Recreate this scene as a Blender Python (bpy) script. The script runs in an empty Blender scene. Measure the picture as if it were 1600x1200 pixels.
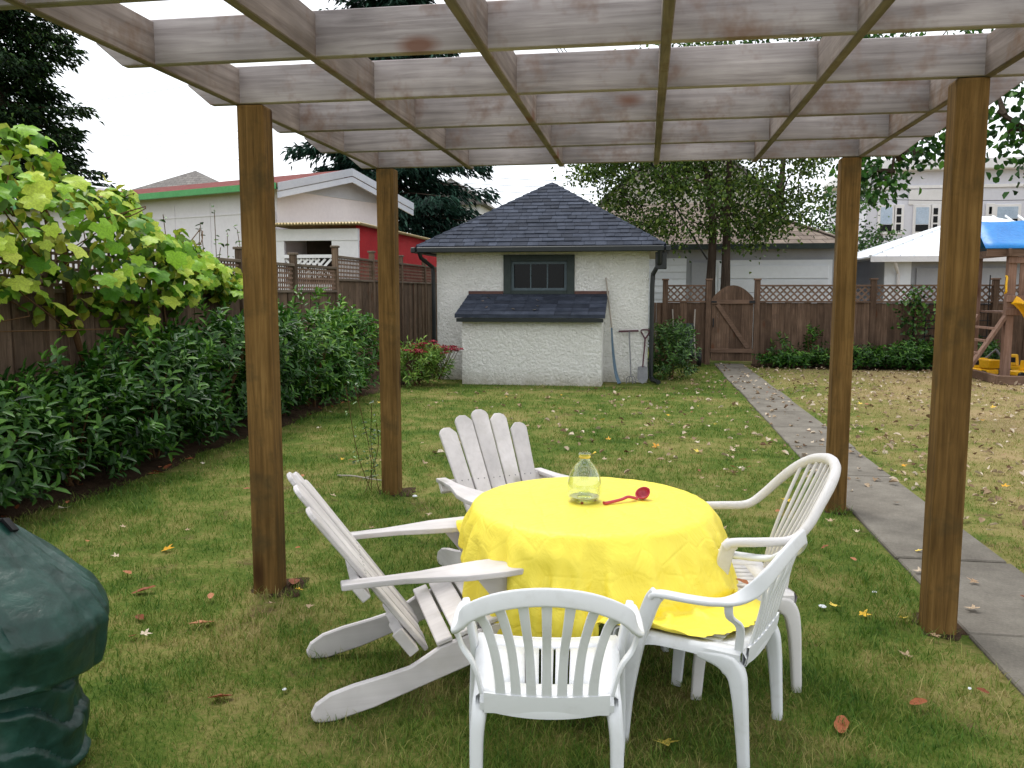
import bpy, bmesh, math, random
import numpy as np
from mathutils import Vector, Matrix
from mathutils import noise as mnoise
PI = math.pi
R = random.Random(11)
rng = np.random.default_rng(11)
S = bpy.context.scene
C = S.collection

# ------------------------------------------------------------------ camera
CAM_H, FPX, PITCH, YAW = 1.65, 1302.0, 0.1105, 0.1585
cam = bpy.data.cameras.new('camera')
cam.sensor_width = 36.0
cam.lens = FPX / 1600.0 * 36.0
cam.clip_start, cam.clip_end = 0.05, 900.0
co = bpy.data.objects.new('camera', cam)
co.location = (0, 0, CAM_H)
co.rotation_euler = (PI / 2 - PITCH, 0, YAW)
C.objects.link(co)
S.camera = co

# ------------------------------------------------------------------ sky, sun, exposure
SUN_EL, SUN_AZ = math.radians(64), math.radians(-35)      # azimuth clockwise from +y
w = bpy.data.worlds.new('World')
S.world = w
w.use_nodes = True
nt = w.node_tree
nt.nodes.clear()
out = nt.nodes.new('ShaderNodeOutputWorld')
bg = nt.nodes.new('ShaderNodeBackground')
sky = nt.nodes.new('ShaderNodeTexSky')
sky.sky_type = 'NISHITA'
sky.sun_disc = False
sky.sun_elevation = SUN_EL
sky.sun_rotation = SUN_AZ
tc = nt.nodes.new('ShaderNodeTexCoord')
nz = nt.nodes.new('ShaderNodeTexNoise')
nz.inputs['Scale'].default_value = 2.2
nz.inputs['Detail'].default_value = 5
cr = nt.nodes.new('ShaderNodeValToRGB')                   # overcast cloud deck, a little uneven
cr.color_ramp.elements[0].position = 0.3
cr.color_ramp.elements[0].color = (8.4, 8.75, 9.2, 1)
cr.color_ramp.elements[1].position = 0.7
cr.color_ramp.elements[1].color = (10.6, 10.75, 10.9, 1)
mx = nt.nodes.new('ShaderNodeMixRGB')
mx.inputs[0].default_value = 0.9
nt.links.new(tc.outputs['Generated'], nz.inputs['Vector'])
nt.links.new(nz.outputs[0], cr.inputs[0])
nt.links.new(sky.outputs[0], mx.inputs[1])
nt.links.new(cr.outputs[0], mx.inputs[2])
nt.links.new(mx.outputs[0], bg.inputs[0])
bg.inputs[1].default_value = 0.09
nt.links.new(bg.outputs[0], out.inputs[0])
sl = bpy.data.lights.new('sun', 'SUN')
sl.energy = 1.5
sl.angle = math.radians(24)
sl.color = (1, 0.97, 0.92)
so = bpy.data.objects.new('sun', sl)
sd = Vector((math.sin(SUN_AZ) * math.cos(SUN_EL), math.cos(SUN_AZ) * math.cos(SUN_EL), math.sin(SUN_EL)))
so.rotation_euler = sd.to_track_quat('Z', 'Y').to_euler()
so.location = (0, 0, 20)
C.objects.link(so)
S.view_settings.view_transform = 'Standard'
S.view_settings.look = 'None'
S.view_settings.exposure = 0.92
S.view_settings.gamma = 1.0
S.cycles.max_bounces = 8
S.cycles.transparent_max_bounces = 8
S.cycles.caustics_reflective = False
S.cycles.caustics_refractive = False

# ------------------------------------------------------------------ photo pixel -> place (1600 x 1200)
def ray(u, v):
    X, Y = (u - 800) / FPX, (v - 600) / FPX
    c, s = math.cos(PITCH), math.sin(PITCH)
    dx, dy, dz = X, c - Y * s, -s - Y * c
    c, s = math.cos(YAW), math.sin(YAW)
    return Vector((dx * c - dy * s, dx * s + dy * c, dz))
def onz(u, v, z=0.0):
    r = ray(u, v)
    return r * ((z - CAM_H) / r.z) + Vector((0, 0, CAM_H))
def ony(u, v, y):
    r = ray(u, v)
    return r * (y / r.y) + Vector((0, 0, CAM_H))

# ------------------------------------------------------------------ materials
def sr(r, g, b):
    f = lambda c: (c / 12.92 if c <= 0.04045 else ((c + 0.055) / 1.055) ** 2.4)
    return (f(r / 255), f(g / 255), f(b / 255), 1)

class NT:
    def __init__(s, name):
        s.m = bpy.data.materials.new(name)
        s.m.use_nodes = True
        s.t = s.m.node_tree
        s.t.nodes.clear()
    def n(s, typ, ins=None, **props):
        x = s.t.nodes.new('ShaderNode' + typ)
        for k, v in props.items():
            setattr(x, k, v)
        for k, v in (ins or {}).items():
            i = x.inputs[k]
            if hasattr(v, 'is_linked') or isinstance(v, bpy.types.NodeSocket):
                s.t.links.new(v, i)
            else:
                i.default_value = v
        return x
    def math(s, op, a, b=0.0):
        return s.n('Math', {0: a, 1: b}, operation=op).outputs[0]
    def mix(s, f, a, b, blend='MIX'):
        return s.n('MixRGB', {0: f, 1: a, 2: b}, blend_type=blend).outputs[0]
    def ramp(s, f, stops):
        x = s.n('ValToRGB', {0: f})
        e = x.color_ramp.elements
        while len(e) < len(stops):
            e.new(0.5)
        for k, (p, c) in enumerate(stops):
            e[k].position = p
            e[k].color = c if len(c) == 4 else (c[0], c[1], c[2], 1)
        return x.outputs[0]
    def noise(s, vec, scale, detail=4, rough=0.55, dist=0.0):
        return s.n('TexNoise', {'Vector': vec, 'Scale': scale, 'Detail': detail, 'Roughness': rough, 'Distortion': dist}).outputs[0]
    def coords(s, kind='Object', stretch=(1, 1, 1), rnd=True):
        v = s.n('TexCoord').outputs[kind] if kind != 'Position' else s.n('NewGeometry').outputs['Position']
        if rnd:
            o = s.n('ObjectInfo').outputs['Random']
            off = s.n('VectorMath', {0: (37.0, 53.0, 71.0), 'Scale': o}, operation='SCALE').outputs[0]
            v = s.n('VectorMath', {0: v, 1: off}, operation='ADD').outputs[0]
        if stretch != (1, 1, 1):
            v = s.n('Mapping', {'Vector': v, 'Scale': stretch}).outputs[0]
        return v
    def bump(s, h, strength=0.3, dist=0.01):
        return s.n('Bump', {'Strength': strength, 'Distance': dist, 'Height': h}).outputs[0]
    def objrand(s, col, lo, hi):
        o = s.n('ObjectInfo').outputs['Random']
        f = s.n('MapRange', {0: o, 1: 0.0, 2: 1.0, 3: lo, 4: hi}).outputs[0]
        return s.n('VectorMath', {0: col, 'Scale': f}, operation='SCALE').outputs[0]
    def done(s, col, rough=0.7, spec=0.3, normal=None, trans=0.0, tcol=None, extra=None):
        ins = {'Base Color': col, 'Roughness': rough, 'Specular IOR Level': spec}
        if normal is not None:
            ins['Normal'] = normal
        ins.update(extra or {})
        p = s.n('BsdfPrincipled', ins).outputs[0]
        if trans:
            t = s.n('BsdfTranslucent', {0: tcol if tcol is not None else col}).outputs[0]
            p = s.n('MixShader', {0: trans, 1: p, 2: t}).outputs[0]
        o = s.n('OutputMaterial', {0: p})
        return s.m

def plain(name, c1, c2=None, scale=6.0, rough=0.7, spec=0.3, stretch=(1, 1, 1), bump=0.0, bdist=0.005, bscale=None, rand=(0.92, 1.08), fine=0.15, extra=None, kind='Object'):
    t = NT(name)
    v = t.coords(kind, stretch)
    c2 = c2 or c1
    f = t.noise(v, scale, 5, 0.6)
    col = t.ramp(f, [(0.3, c1), (0.7, c2)])
    g = t.noise(v, scale * 9, 3, 0.6)
    gm = t.n('MapRange', {0: g, 1: 0.25, 2: 0.75, 3: 1 - fine, 4: 1 + fine}).outputs[0]
    col = t.n('VectorMath', {0: col, 'Scale': gm}, operation='SCALE').outputs[0]
    col = t.objrand(col, *rand)
    nrm = None
    if bump:
        nrm = t.bump(t.noise(v, bscale or scale * 6, 4, 0.6), bump, bdist)
    return t.done(col, rough, spec, nrm, extra=extra)

def wood(name, c1, c2, c3, axis='z', knots=0.0, rough=0.8, spec=0.2, rand=(0.85, 1.15), dirt=None, sc=1.0, knotcol=None, bump=0.25):
    t = NT(name)
    st = {'x': (0.05, 1, 1), 'y': (1, 0.05, 1), 'z': (1, 1, 0.05)}[axis]
    base = t.coords('Object')
    v = t.n('Mapping', {'Vector': base, 'Scale': st}).outputs[0]
    g = t.noise(v, 38 * sc, 5, 0.65, 0.6)
    col = t.ramp(g, [(0.25, c1), (0.52, c2), (0.8, c3)])
    big = t.noise(base, 2.3, 3, 0.6)
    bm = t.n('MapRange', {0: big, 1: 0.3, 2: 0.7, 3: 0.75, 4: 1.2}).outputs[0]
    col = t.n('VectorMath', {0: col, 'Scale': bm}, operation='SCALE').outputs[0]
    if dirt:
        d = t.noise(base, 4.1, 4, 0.7)
        dm = t.n('MapRange', {0: d, 1: 0.52, 2: 0.72, 3: 0.0, 4: 0.75}).outputs[0]
        col = t.mix(dm, col, dirt)
    if knots:
        kst = {'x': (0.45, 1, 1), 'y': (1, 0.45, 1), 'z': (1, 1, 0.45)}[axis]
        kv = t.n('Mapping', {'Vector': base, 'Scale': kst}).outputs[0]
        vo = t.n('TexVoronoi', {'Vector': kv, 'Scale': knots}).outputs[0]
        km = t.n('MapRange', {0: vo, 1: 0.07, 2: 0.17, 3: 0.85, 4: 0.0}).outputs[0]
        col = t.mix(km, col, knotcol or sr(96, 62, 44))
    col = t.objrand(col, *rand)
    return t.done(col, rough, spec, t.bump(g, bump, 0.004))

def leafmat(name, dark, mid, light, rough=0.45, spec=0.4, trans=0.25, attr=True, tcol=None, objr=False, vein=0.0):
    t = NT(name)
    if objr:
        f = t.n('ObjectInfo').outputs['Random']
    else:
        f = t.n('Attribute', attribute_name='rnd').outputs['Fac']
    col = t.ramp(f, [(0.0, dark), (0.5, mid), (1.0, light)])
    n = t.noise(t.coords('Object'), 30 if not objr else 14, 2)
    m = t.n('MapRange', {0: n, 1: 0.3, 2: 0.7, 3: 0.75, 4: 1.2}).outputs[0]
    col = t.n('VectorMath', {0: col, 'Scale': m}, operation='SCALE').outputs[0]
    return t.done(col, rough, spec, None, trans, tcol)

def lawn_nodes(t):
    """Patchy lawn: green, moss and straw by place; drier on the far side of the path."""
    p = t.n('NewGeometry').outputs['Position']
    n1 = t.noise(p, 0.9, 6, 0.7, 0.5)
    n2 = t.noise(p, 4.2, 5, 0.7)
    x = t.n('SeparateXYZ', {0: p}).outputs
    dry = t.n('MapRange', {0: x[0], 1: 1.6, 2: 4.5, 3: 0.0, 4: 0.2}).outputs[0]
    far = t.n('MapRange', {0: x[1], 1: 4.0, 2: 11.0, 3: 0.0, 4: 0.0}).outputs[0]
    f = t.math('ADD', t.math('MULTIPLY', n1, 0.6), t.math('MULTIPLY', n2, 0.4))
    f = t.math('ADD', t.math('ADD', f, dry), far)
    return f

def grass_mat():
    t = NT('grass_blade')
    f = lawn_nodes(t)
    r = t.n('Attribute', attribute_name='rnd').outputs['Fac']
    f = t.math('ADD', f, t.math('MULTIPLY', t.math('SUBTRACT', r, 0.5), 0.22))
    col = t.ramp(f, [(0.33, sr(50, 86, 24)), (0.46, sr(86, 119, 38)), (0.555, sr(120, 131, 58)), (0.645, sr(158, 147, 92)), (0.78, sr(182, 164, 122))])
    return t.done(col, 0.6, 0.25, None, 0.2)

def ground_mat():
    t = NT('lawn_ground')
    f = lawn_nodes(t)
    p = t.n('NewGeometry').outputs['Position']
    fine = t.noise(p, 45, 5, 0.7)
    f2 = t.math('ADD', f, t.math('MULTIPLY', t.math('SUBTRACT', fine, 0.5), 0.35))
    col = t.ramp(f2, [(0.34, sr(46, 70, 24)), (0.48, sr(80, 94, 40)), (0.58, sr(114, 110, 64)), (0.75, sr(142, 124, 92))])
    soil = t.noise(p, 2.2, 5, 0.7)
    sm = t.n('MapRange', {0: soil, 1: 0.58, 2: 0.7, 3: 0.0, 4: 0.8}).outputs[0]
    col = t.mix(sm, col, sr(84, 68, 50))
    return t.done(col, 0.95, 0.05, t.bump(fine, 0.6, 0.02))

def stucco_mat():
    t = NT('white_dash_stucco')
    v = t.coords('Position', rnd=False)
    d = t.n('TexVoronoi', {'Vector': v, 'Scale': 22.0}, feature='SMOOTH_F1').outputs[0]
    n = t.noise(v, 27, 5, 0.6, 2.0)
    h = t.math('ADD', t.math('MULTIPLY', d, -0.6), n)
    z = t.n('SeparateXYZ', {0: v}).outputs[2]
    st = t.noise(t.n('Mapping', {'Vector': v, 'Scale': (1.5, 1.5, 0.5)}).outputs[0], 2.2, 5, 0.7)
    splash = t.n('MapRange', {0: z, 1: 0.02, 2: 0.28, 3: 1.0, 4: 0.0}).outputs[0]
    dm = t.math('MULTIPLY', t.math('ADD', splash, 0.12), st)
    col = t.mix(dm, sr(248, 247, 243), sr(160, 150, 122))
    return t.done(col, 0.9, 0.1, t.bump(h, 1.0, 0.05))

def vinyl_mat():
    t = NT('yellow_vinyl_cloth')
    v = t.coords('Object', rnd=False)
    n = t.noise(v, 5, 5, 0.7, 0.8)
    cre = t.n('TexVoronoi', {'Vector': v, 'Scale': 7.0}, feature='DISTANCE_TO_EDGE').outputs[0]
    cm = t.n('MapRange', {0: cre, 1: 0.0, 2: 0.06, 3: 0.0, 4: 1.0}).outputs[0]
    h = t.math('ADD', n, t.math('MULTIPLY', cm, 0.12))
    fine = t.noise(v, 220, 2)
    nr = t.bump(h, 0.38, 0.035)
    nr = t.n('Bump', {'Strength': 0.15, 'Distance': 0.002, 'Height': fine, 'Normal': nr}).outputs[0]
    st = t.noise(v, 9, 4, 0.8)
    sm = t.n('MapRange', {0: st, 1: 0.66, 2: 0.78, 3: 0.0, 4: 0.35}).outputs[0]
    col = t.mix(sm, sr(248, 229, 84), sr(206, 185, 76))
    return t.done(col, 0.46, 0.35, nr, 0.06, sr(250, 226, 40))

def tarp_mat():
    t = NT('green_woven_tarp')
    v = t.coords('Object', rnd=False)
    n = t.noise(v, 3.2, 3, 0.5, 0.5)
    n2 = t.noise(v, 9, 6, 0.62, 0.3)
    ridge = t.math('SUBTRACT', 1.0, t.math('ABSOLUTE', t.math('MULTIPLY', t.math('SUBTRACT', n, 0.5), 5.0)))
    h = t.math('ADD', t.math('MULTIPLY', ridge, 0.35), t.math('MULTIPLY', n2, 0.5))
    col = t.ramp(n2, [(0.3, sr(14, 40, 34)), (0.7, sr(34, 70, 62))])
    return t.done(col, 0.38, 0.45, t.n('Bump', {'Strength': 0.12, 'Distance': 0.002, 'Height': t.n('TexChecker', {'Vector': v, 'Scale': 380.0}).outputs[1], 'Normal': t.bump(h, 0.6, 0.025)}).outputs[0])

def glass_mat(name, col, rough=0.03):
    """Thin clear glass: tinted see-through wall with a mirror sheen that grows at grazing angles."""
    t = NT(name)
    f = t.n('LayerWeight', {0: 0.5}).outputs['Facing']
    f = t.math('ADD', t.math('MULTIPLY', t.math('POWER', f, 3.0), 0.7), 0.06)
    a = t.n('BsdfTransparent', {0: col}).outputs[0]
    b = t.n('BsdfGlossy', {'Color': (1, 1, 1, 1), 'Roughness': rough}).outputs[0]
    t.n('OutputMaterial', {0: t.n('MixShader', {0: f, 1: a, 2: b}).outputs[0]})
    return t.m

def concrete_mat():
    t = NT('concrete_path')
    v = t.coords('Position', rnd=False)
    n = t.noise(v, 2.2, 6, 0.7)
    f = t.noise(v, 70, 3, 0.7)
    col = t.ramp(n, [(0.3, sr(90, 85, 78)), (0.5, sr(107, 102, 94)), (0.72, sr(124, 119, 110))])
    m = t.n('MapRange', {0: f, 1: 0.3, 2: 0.7, 3: 0.84, 4: 1.12}).outputs[0]
    col = t.n('VectorMath', {0: col, 'Scale': m}, operation='SCALE').outputs[0]
    return t.done(col, 0.9, 0.15, t.bump(f, 0.35, 0.004))

def shingle_far(name, c1, c2, c3, sx=0.3, sy=0.14, axis='xz'):
    t = NT(name)
    v = t.coords('Object', rnd=False)
    x = t.n('SeparateXYZ', {0: v}).outputs
    uv = t.n('CombineXYZ', {0: t.math('ADD', x[0], t.math('MULTIPLY', x[1], 0.31)), 1: x[2]}).outputs[0]
    b = t.n('TexBrick', {'Vector': uv, 'Color1': c1, 'Color2': c2, 'Mortar': c3, 'Scale': 1.0, 'Mortar Size': 0.012, 'Brick Width': sx, 'Row Height': sy, 'Bias': 0.0})
    n = t.noise(v, 4, 5, 0.7)
    m = t.n('MapRange', {0: n, 1: 0.3, 2: 0.7, 3: 0.75, 4: 1.25}).outputs[0]
    col = t.n('VectorMath', {0: b.outputs[0], 'Scale': m}, operation='SCALE').outputs[0]
    return t.done(col, 0.9, 0.15, t.bump(b.outputs[1], -0.4, 0.02))

MT = {}
MT['grass'] = grass_mat()
MT['ground'] = ground_mat()
MT['stucco'] = stucco_mat()
MT['vinyl'] = vinyl_mat()
MT['tarp'] = tarp_mat()
MT['glass'] = glass_mat('bottle_glass', (0.91, 0.95, 0.92, 1))
MT['concrete'] = concrete_mat()
MT['soil'] = plain('garden_soil', sr(48, 38, 30), sr(82, 66, 52), 9, 0.95, 0.05, bump=0.9, bdist=0.03, kind='Position')
MT['post'] = wood('treated_post_wood', sr(72, 54, 30), sr(112, 85, 47), sr(140, 110, 66), 'z', 2.6, 0.85, 0.12, (0.88, 1.1), sr(72, 62, 40), knotcol=sr(58, 38, 20))
MT['beam_x'] = wood('weathered_beam_wood', sr(120, 112, 112), sr(154, 146, 146), sr(180, 172, 172), 'x', 3.4, 0.85, 0.15, (0.86, 1.12), sr(120, 94, 80), 0.8, sr(112, 76, 60))
MT['beam_y'] = wood('weathered_rafter_wood', sr(98, 88, 84), sr(128, 117, 112), sr(152, 141, 137), 'y', 3.4, 0.85, 0.15, (0.85, 1.08), sr(104, 80, 62), 0.8, sr(112, 76, 60))
MT['fence'] = wood('grey_brown_fence_cedar', sr(74, 61, 50), sr(104, 86, 71), sr(132, 113, 96), 'z', 3.5, 0.85, 0.15, (0.68, 1.22), sr(70, 62, 50))
MT['fence_red'] = wood('red_brown_fence_cedar', sr(68, 53, 43), sr(100, 80, 66), sr(128, 107, 91), 'z', 3.5, 0.85, 0.15, (0.72, 1.2), sr(82, 66, 56))
MT['rail_h'] = wood('fence_rail_wood', sr(76, 66, 56), sr(104, 92, 80), sr(128, 116, 104), 'y', 0, 0.85, 0.15)
MT['rail_x'] = wood('fence_rail_cedar', sr(84, 66, 54), sr(112, 90, 76), sr(134, 112, 98), 'x', 0, 0.85, 0.15)
MT['lattice'] = plain('lattice_wood', sr(104, 84, 72), sr(130, 108, 94), 8, 0.85, 0.1)
MT['whitewood'] = wood('chalky_white_painted_wood', sr(192, 187, 186), sr(203, 198, 198), sr(209, 205, 205), 'x', 4.5, 0.6, 0.3, (0.95, 1.05), sr(190, 185, 180), 0.7, sr(150, 146, 138), bump=0.12)
MT['plastic'] = plain('white_resin_plastic', sr(214, 216, 220), sr(222, 224, 226), 3, 0.42, 0.45, bump=0.05, bdist=0.002, bscale=160, rand=(0.97, 1.02), fine=0.025)
MT['plastic_old'] = plain('aged_white_resin', sr(206, 203, 202), sr(216, 213, 212), 4, 0.5, 0.35, rand=(0.98, 1.02), fine=0.03)
def grimy(name, c, amt=.3):
    t = NT(name)
    v = t.coords('Object')
    n = t.noise(v, 7, 6, 0.7, 0.6)
    f = t.noise(v, 60, 3, 0.7)
    m = t.n('MapRange', {0: n, 1: 0.5, 2: 0.75, 3: 0.0, 4: amt}).outputs[0]
    m = t.math('MULTIPLY', m, f)
    col = t.mix(m, c, sr(128, 120, 100))
    r = t.n('MapRange', {0: n, 1: 0.3, 2: 0.7, 3: 0.36, 4: 0.58}).outputs[0]
    return t.done(col, r, 0.4, t.bump(f, 0.06, 0.002))
MT['plastic'] = grimy('white_resin_plastic', sr(217, 219, 222), .35)
MT['plastic_old'] = grimy('aged_white_resin', sr(210, 207, 206), .5)
MT['tabletop'] = plain('white_table_plastic', sr(210, 212, 214), None, 3, 0.5, 0.35)
MT['pink'] = plain('red_plastic', sr(176, 44, 62), sr(192, 62, 78), 6, 0.35, 0.5)
MT['amber'] = plain('amber_foot', sr(150, 76, 22), None, 6, 0.3, 0.5)
MT['black'] = plain('black_webbing', sr(18, 18, 20), sr(30, 30, 32), 20, 0.7, 0.2)
MT['residue'] = plain('pale_residue', sr(206, 200, 176), sr(176, 166, 130), 30, 0.6, 0.2)
MT['shingle'] = plain('slate_blue_shingle', sr(42, 47, 58), sr(62, 67, 79), 5, 0.9, 0.15, bump=0.5, bdist=0.004, bscale=130, rand=(0.68, 1.25), fine=0.2)
MT['gutter'] = plain('dark_green_gutter', sr(18, 23, 24), sr(26, 31, 32), 4, 0.4, 0.4)
MT['frame_dark'] = plain('dark_green_frame', sr(38, 48, 46), sr(50, 58, 56), 10, 0.6, 0.3)
MT['pane'] = plain('dark_window_pane', sr(8, 10, 10), sr(13, 15, 15), 3, 0.06, 0.14)
MT['flash'] = plain('brown_flashing', sr(78, 52, 46), sr(92, 64, 56), 6, 0.6, 0.3)
MT['lilac'] = plain('pale_lilac_siding', sr(214, 208, 214), sr(222, 217, 222), 1.5, 0.8, 0.2, fine=0.04)
MT['greyblue'] = plain('pale_grey_gable_board', sr(178, 182, 194), sr(190, 194, 204), 3, 0.8, 0.2, fine=0.04)
MT['whitepaint'] = plain('white_house_paint', sr(216, 214, 216), sr(226, 224, 226), 2, 0.7, 0.3, fine=0.04)
MT['redroof'] = plain('dark_red_roofing', sr(98, 52, 50), sr(120, 68, 64), 5, 0.9, 0.1, bump=0.4, bdist=0.02, bscale=20)
MT['redwall'] = plain('red_painted_board', sr(160, 22, 30), sr(176, 34, 40), 3, 0.7, 0.2)
MT['greengutter'] = plain('green_gutter_paint', sr(76, 150, 92), sr(90, 160, 104), 3, 0.5, 0.4)
MT['corrug'] = plain('yellow_fibreglass', sr(196, 176, 130), sr(210, 192, 150), 4, 0.5, 0.3)
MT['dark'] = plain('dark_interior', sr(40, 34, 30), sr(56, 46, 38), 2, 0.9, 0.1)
MT['bark'] = wood('tree_bark', sr(46, 38, 32), sr(72, 62, 54), sr(94, 84, 74), 'z', 0, 0.95, 0.05, bump=0.8)
MT['stem'] = plain('brown_stem', sr(74, 54, 36), sr(96, 72, 48), 12, 0.9, 0.1)
MT['brownroof'] = shingle_far('brown_shake_roof', sr(112, 100, 92), sr(128, 116, 106), sr(78, 68, 62), 0.35, 0.13)
MT['greyroof'] = shingle_far('grey_shake_roof', sr(104, 100, 98), sr(120, 116, 112), sr(76, 72, 70), 0.35, 0.16)
MT['whitesiding'] = plain('white_garage_siding', sr(206, 210, 216), sr(216, 220, 226), 1, 0.7, 0.3, fine=0.04)
MT['metalroof'] = plain('white_metal_roof', sr(224, 228, 234), sr(232, 236, 240), 1.5, 0.4, 0.4, fine=0.04)
MT['greywall'] = plain('grey_wall_paint', sr(150, 152, 158), sr(162, 164, 170), 2, 0.8, 0.2, fine=0.04)
MT['beige'] = plain('beige_board_wall', sr(178, 172, 160), sr(192, 186, 174), 4, 0.85, 0.15)
MT['housewall'] = plain('white_render_wall', sr(204, 204, 214), sr(212, 212, 222), 1, 0.8, 0.2, fine=0.04)
MT['winpane'] = plain('pale_window_pane', sr(150, 168, 190), sr(172, 188, 208), 2, 0.08, 0.6)
MT['bluetarp'] = plain('blue_tarp', sr(22, 108, 180), sr(38, 128, 200), 3, 0.4, 0.4, bump=0.4, bdist=0.02, bscale=12)
MT['playwood'] = wood('playset_redwood', sr(104, 78, 66), sr(132, 104, 90), sr(152, 126, 112), 'z', 2, 0.8, 0.2)
MT['yellowplastic'] = plain('yellow_plastic', sr(236, 176, 20), sr(242, 190, 40), 4, 0.4, 0.4)
MT['toyblack'] = plain('toy_black', sr(26, 26, 28), None, 4, 0.5, 0.3)
MT['steel'] = plain('dull_tool_steel', sr(92, 94, 98), sr(116, 116, 118), 14, 0.5, 0.5)
MT['bluesteel'] = plain('blue_grey_tool', sr(58, 82, 100), sr(78, 100, 116), 10, 0.5, 0.4)
MT['toolwood'] = plain('grey_tool_handle', sr(140, 134, 126), sr(160, 152, 142), 10, 0.8, 0.2)
MT['toolred'] = plain('purple_brown_grip', sr(72, 42, 52), sr(86, 52, 60), 10, 0.6, 0.3)
MT['wire'] = plain('cable_black', sr(60, 60, 66), None, 3, 0.7, 0.2)
MT['wirelight'] = plain('cable_grey', sr(170, 172, 180), None, 3, 0.7, 0.2)
MT['paper'] = plain('white_paper', sr(186, 190, 196), sr(204, 208, 212), 10, 0.8, 0.15)
MT['litter'] = leafmat('dry_leaf_litter', sr(92, 66, 44), sr(150, 128, 102), sr(198, 184, 164), 0.7, 0.2, 0.15)
MT['leaf_tan'] = leafmat('dry_tan_leaf', sr(140, 112, 84), sr(178, 156, 130), sr(206, 194, 176), 0.7, 0.2, 0.15, objr=True)
MT['leaf_brown'] = leafmat('dry_brown_leaf', sr(112, 56, 30), sr(150, 86, 50), sr(172, 116, 80), 0.6, 0.3, 0.15, objr=True)
MT['leaf_yellow'] = leafmat('yellow_fallen_leaf', sr(206, 144, 28), sr(222, 178, 50), sr(232, 206, 96), 0.6, 0.3, 0.2, objr=True)
MT['laurel'] = leafmat('laurel_leaf', sr(16, 42, 12), sr(42, 84, 24), sr(100, 144, 50), 0.42, 0.3, 0.18)
MT['laurel_young'] = leafmat('young_laurel_leaf', sr(26, 60, 16), sr(60, 106, 32), sr(126, 164, 62), 0.42, 0.3, 0.2)
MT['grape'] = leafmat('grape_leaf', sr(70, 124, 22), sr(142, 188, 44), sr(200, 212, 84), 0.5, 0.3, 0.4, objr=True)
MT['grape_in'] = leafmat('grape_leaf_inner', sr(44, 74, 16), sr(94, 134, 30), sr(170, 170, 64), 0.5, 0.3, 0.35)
MT['cypress'] = leafmat('cypress_spray', sr(14, 30, 16), sr(36, 62, 30), sr(84, 112, 50), 0.6, 0.2, 0.1)
MT['spruce'] = leafmat('spruce_needle', sr(12, 34, 28), sr(36, 70, 56), sr(80, 116, 98), 0.6, 0.2, 0.08)
MT['apple'] = leafmat('orchard_leaf', sr(34, 54, 18), sr(74, 102, 36), sr(134, 152, 68), 0.45, 0.3, 0.3)
MT['maple'] = leafmat('maple_leaf', sr(16, 44, 14), sr(40, 82, 26), sr(86, 130, 48), 0.45, 0.3, 0.3)
MT['silver'] = leafmat('pale_grey_green_leaf', sr(80, 92, 66), sr(120, 132, 100), sr(170, 178, 150), 0.5, 0.3, 0.3)
MT['bush'] = leafmat('bush_leaf', sr(26, 52, 20), sr(56, 92, 34), sr(104, 142, 60), 0.4, 0.4, 0.2)
MT['sedum'] = leafmat('sedum_leaf', sr(52, 88, 24), sr(96, 134, 44), sr(150, 176, 80), 0.5, 0.3, 0.2)
MT['sedumflower'] = leafmat('sedum_flower', sr(110, 28, 44), sr(160, 48, 66), sr(190, 84, 96), 0.7, 0.2, 0.2)

# ------------------------------------------------------------------ mesh helpers
def link(name, me, mat=None, parent=None, loc=None, rot=None):
    o = bpy.data.objects.new(name, me)
    C.objects.link(o)
    if mat is not None and me is not None and not me.materials:
        me.materials.append(MT[mat] if isinstance(mat, str) else mat)
    if parent is not None:
        o.parent = parent
    if loc is not None:
        o.location = loc
    if rot is not None:
        o.rotation_euler = rot
    return o
def tag(o, label=None, cat=None, group=None, kind=None):
    if label: o['label'] = label
    if cat: o['category'] = cat
    if group: o['group'] = group
    if kind: o['kind'] = kind
    return o
def thing(name, label, cat, loc=(0, 0, 0), rz=0.0, group=None):
    return tag(link(name, None, loc=loc, rot=(0, 0, rz)), label, cat, group)

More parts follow.
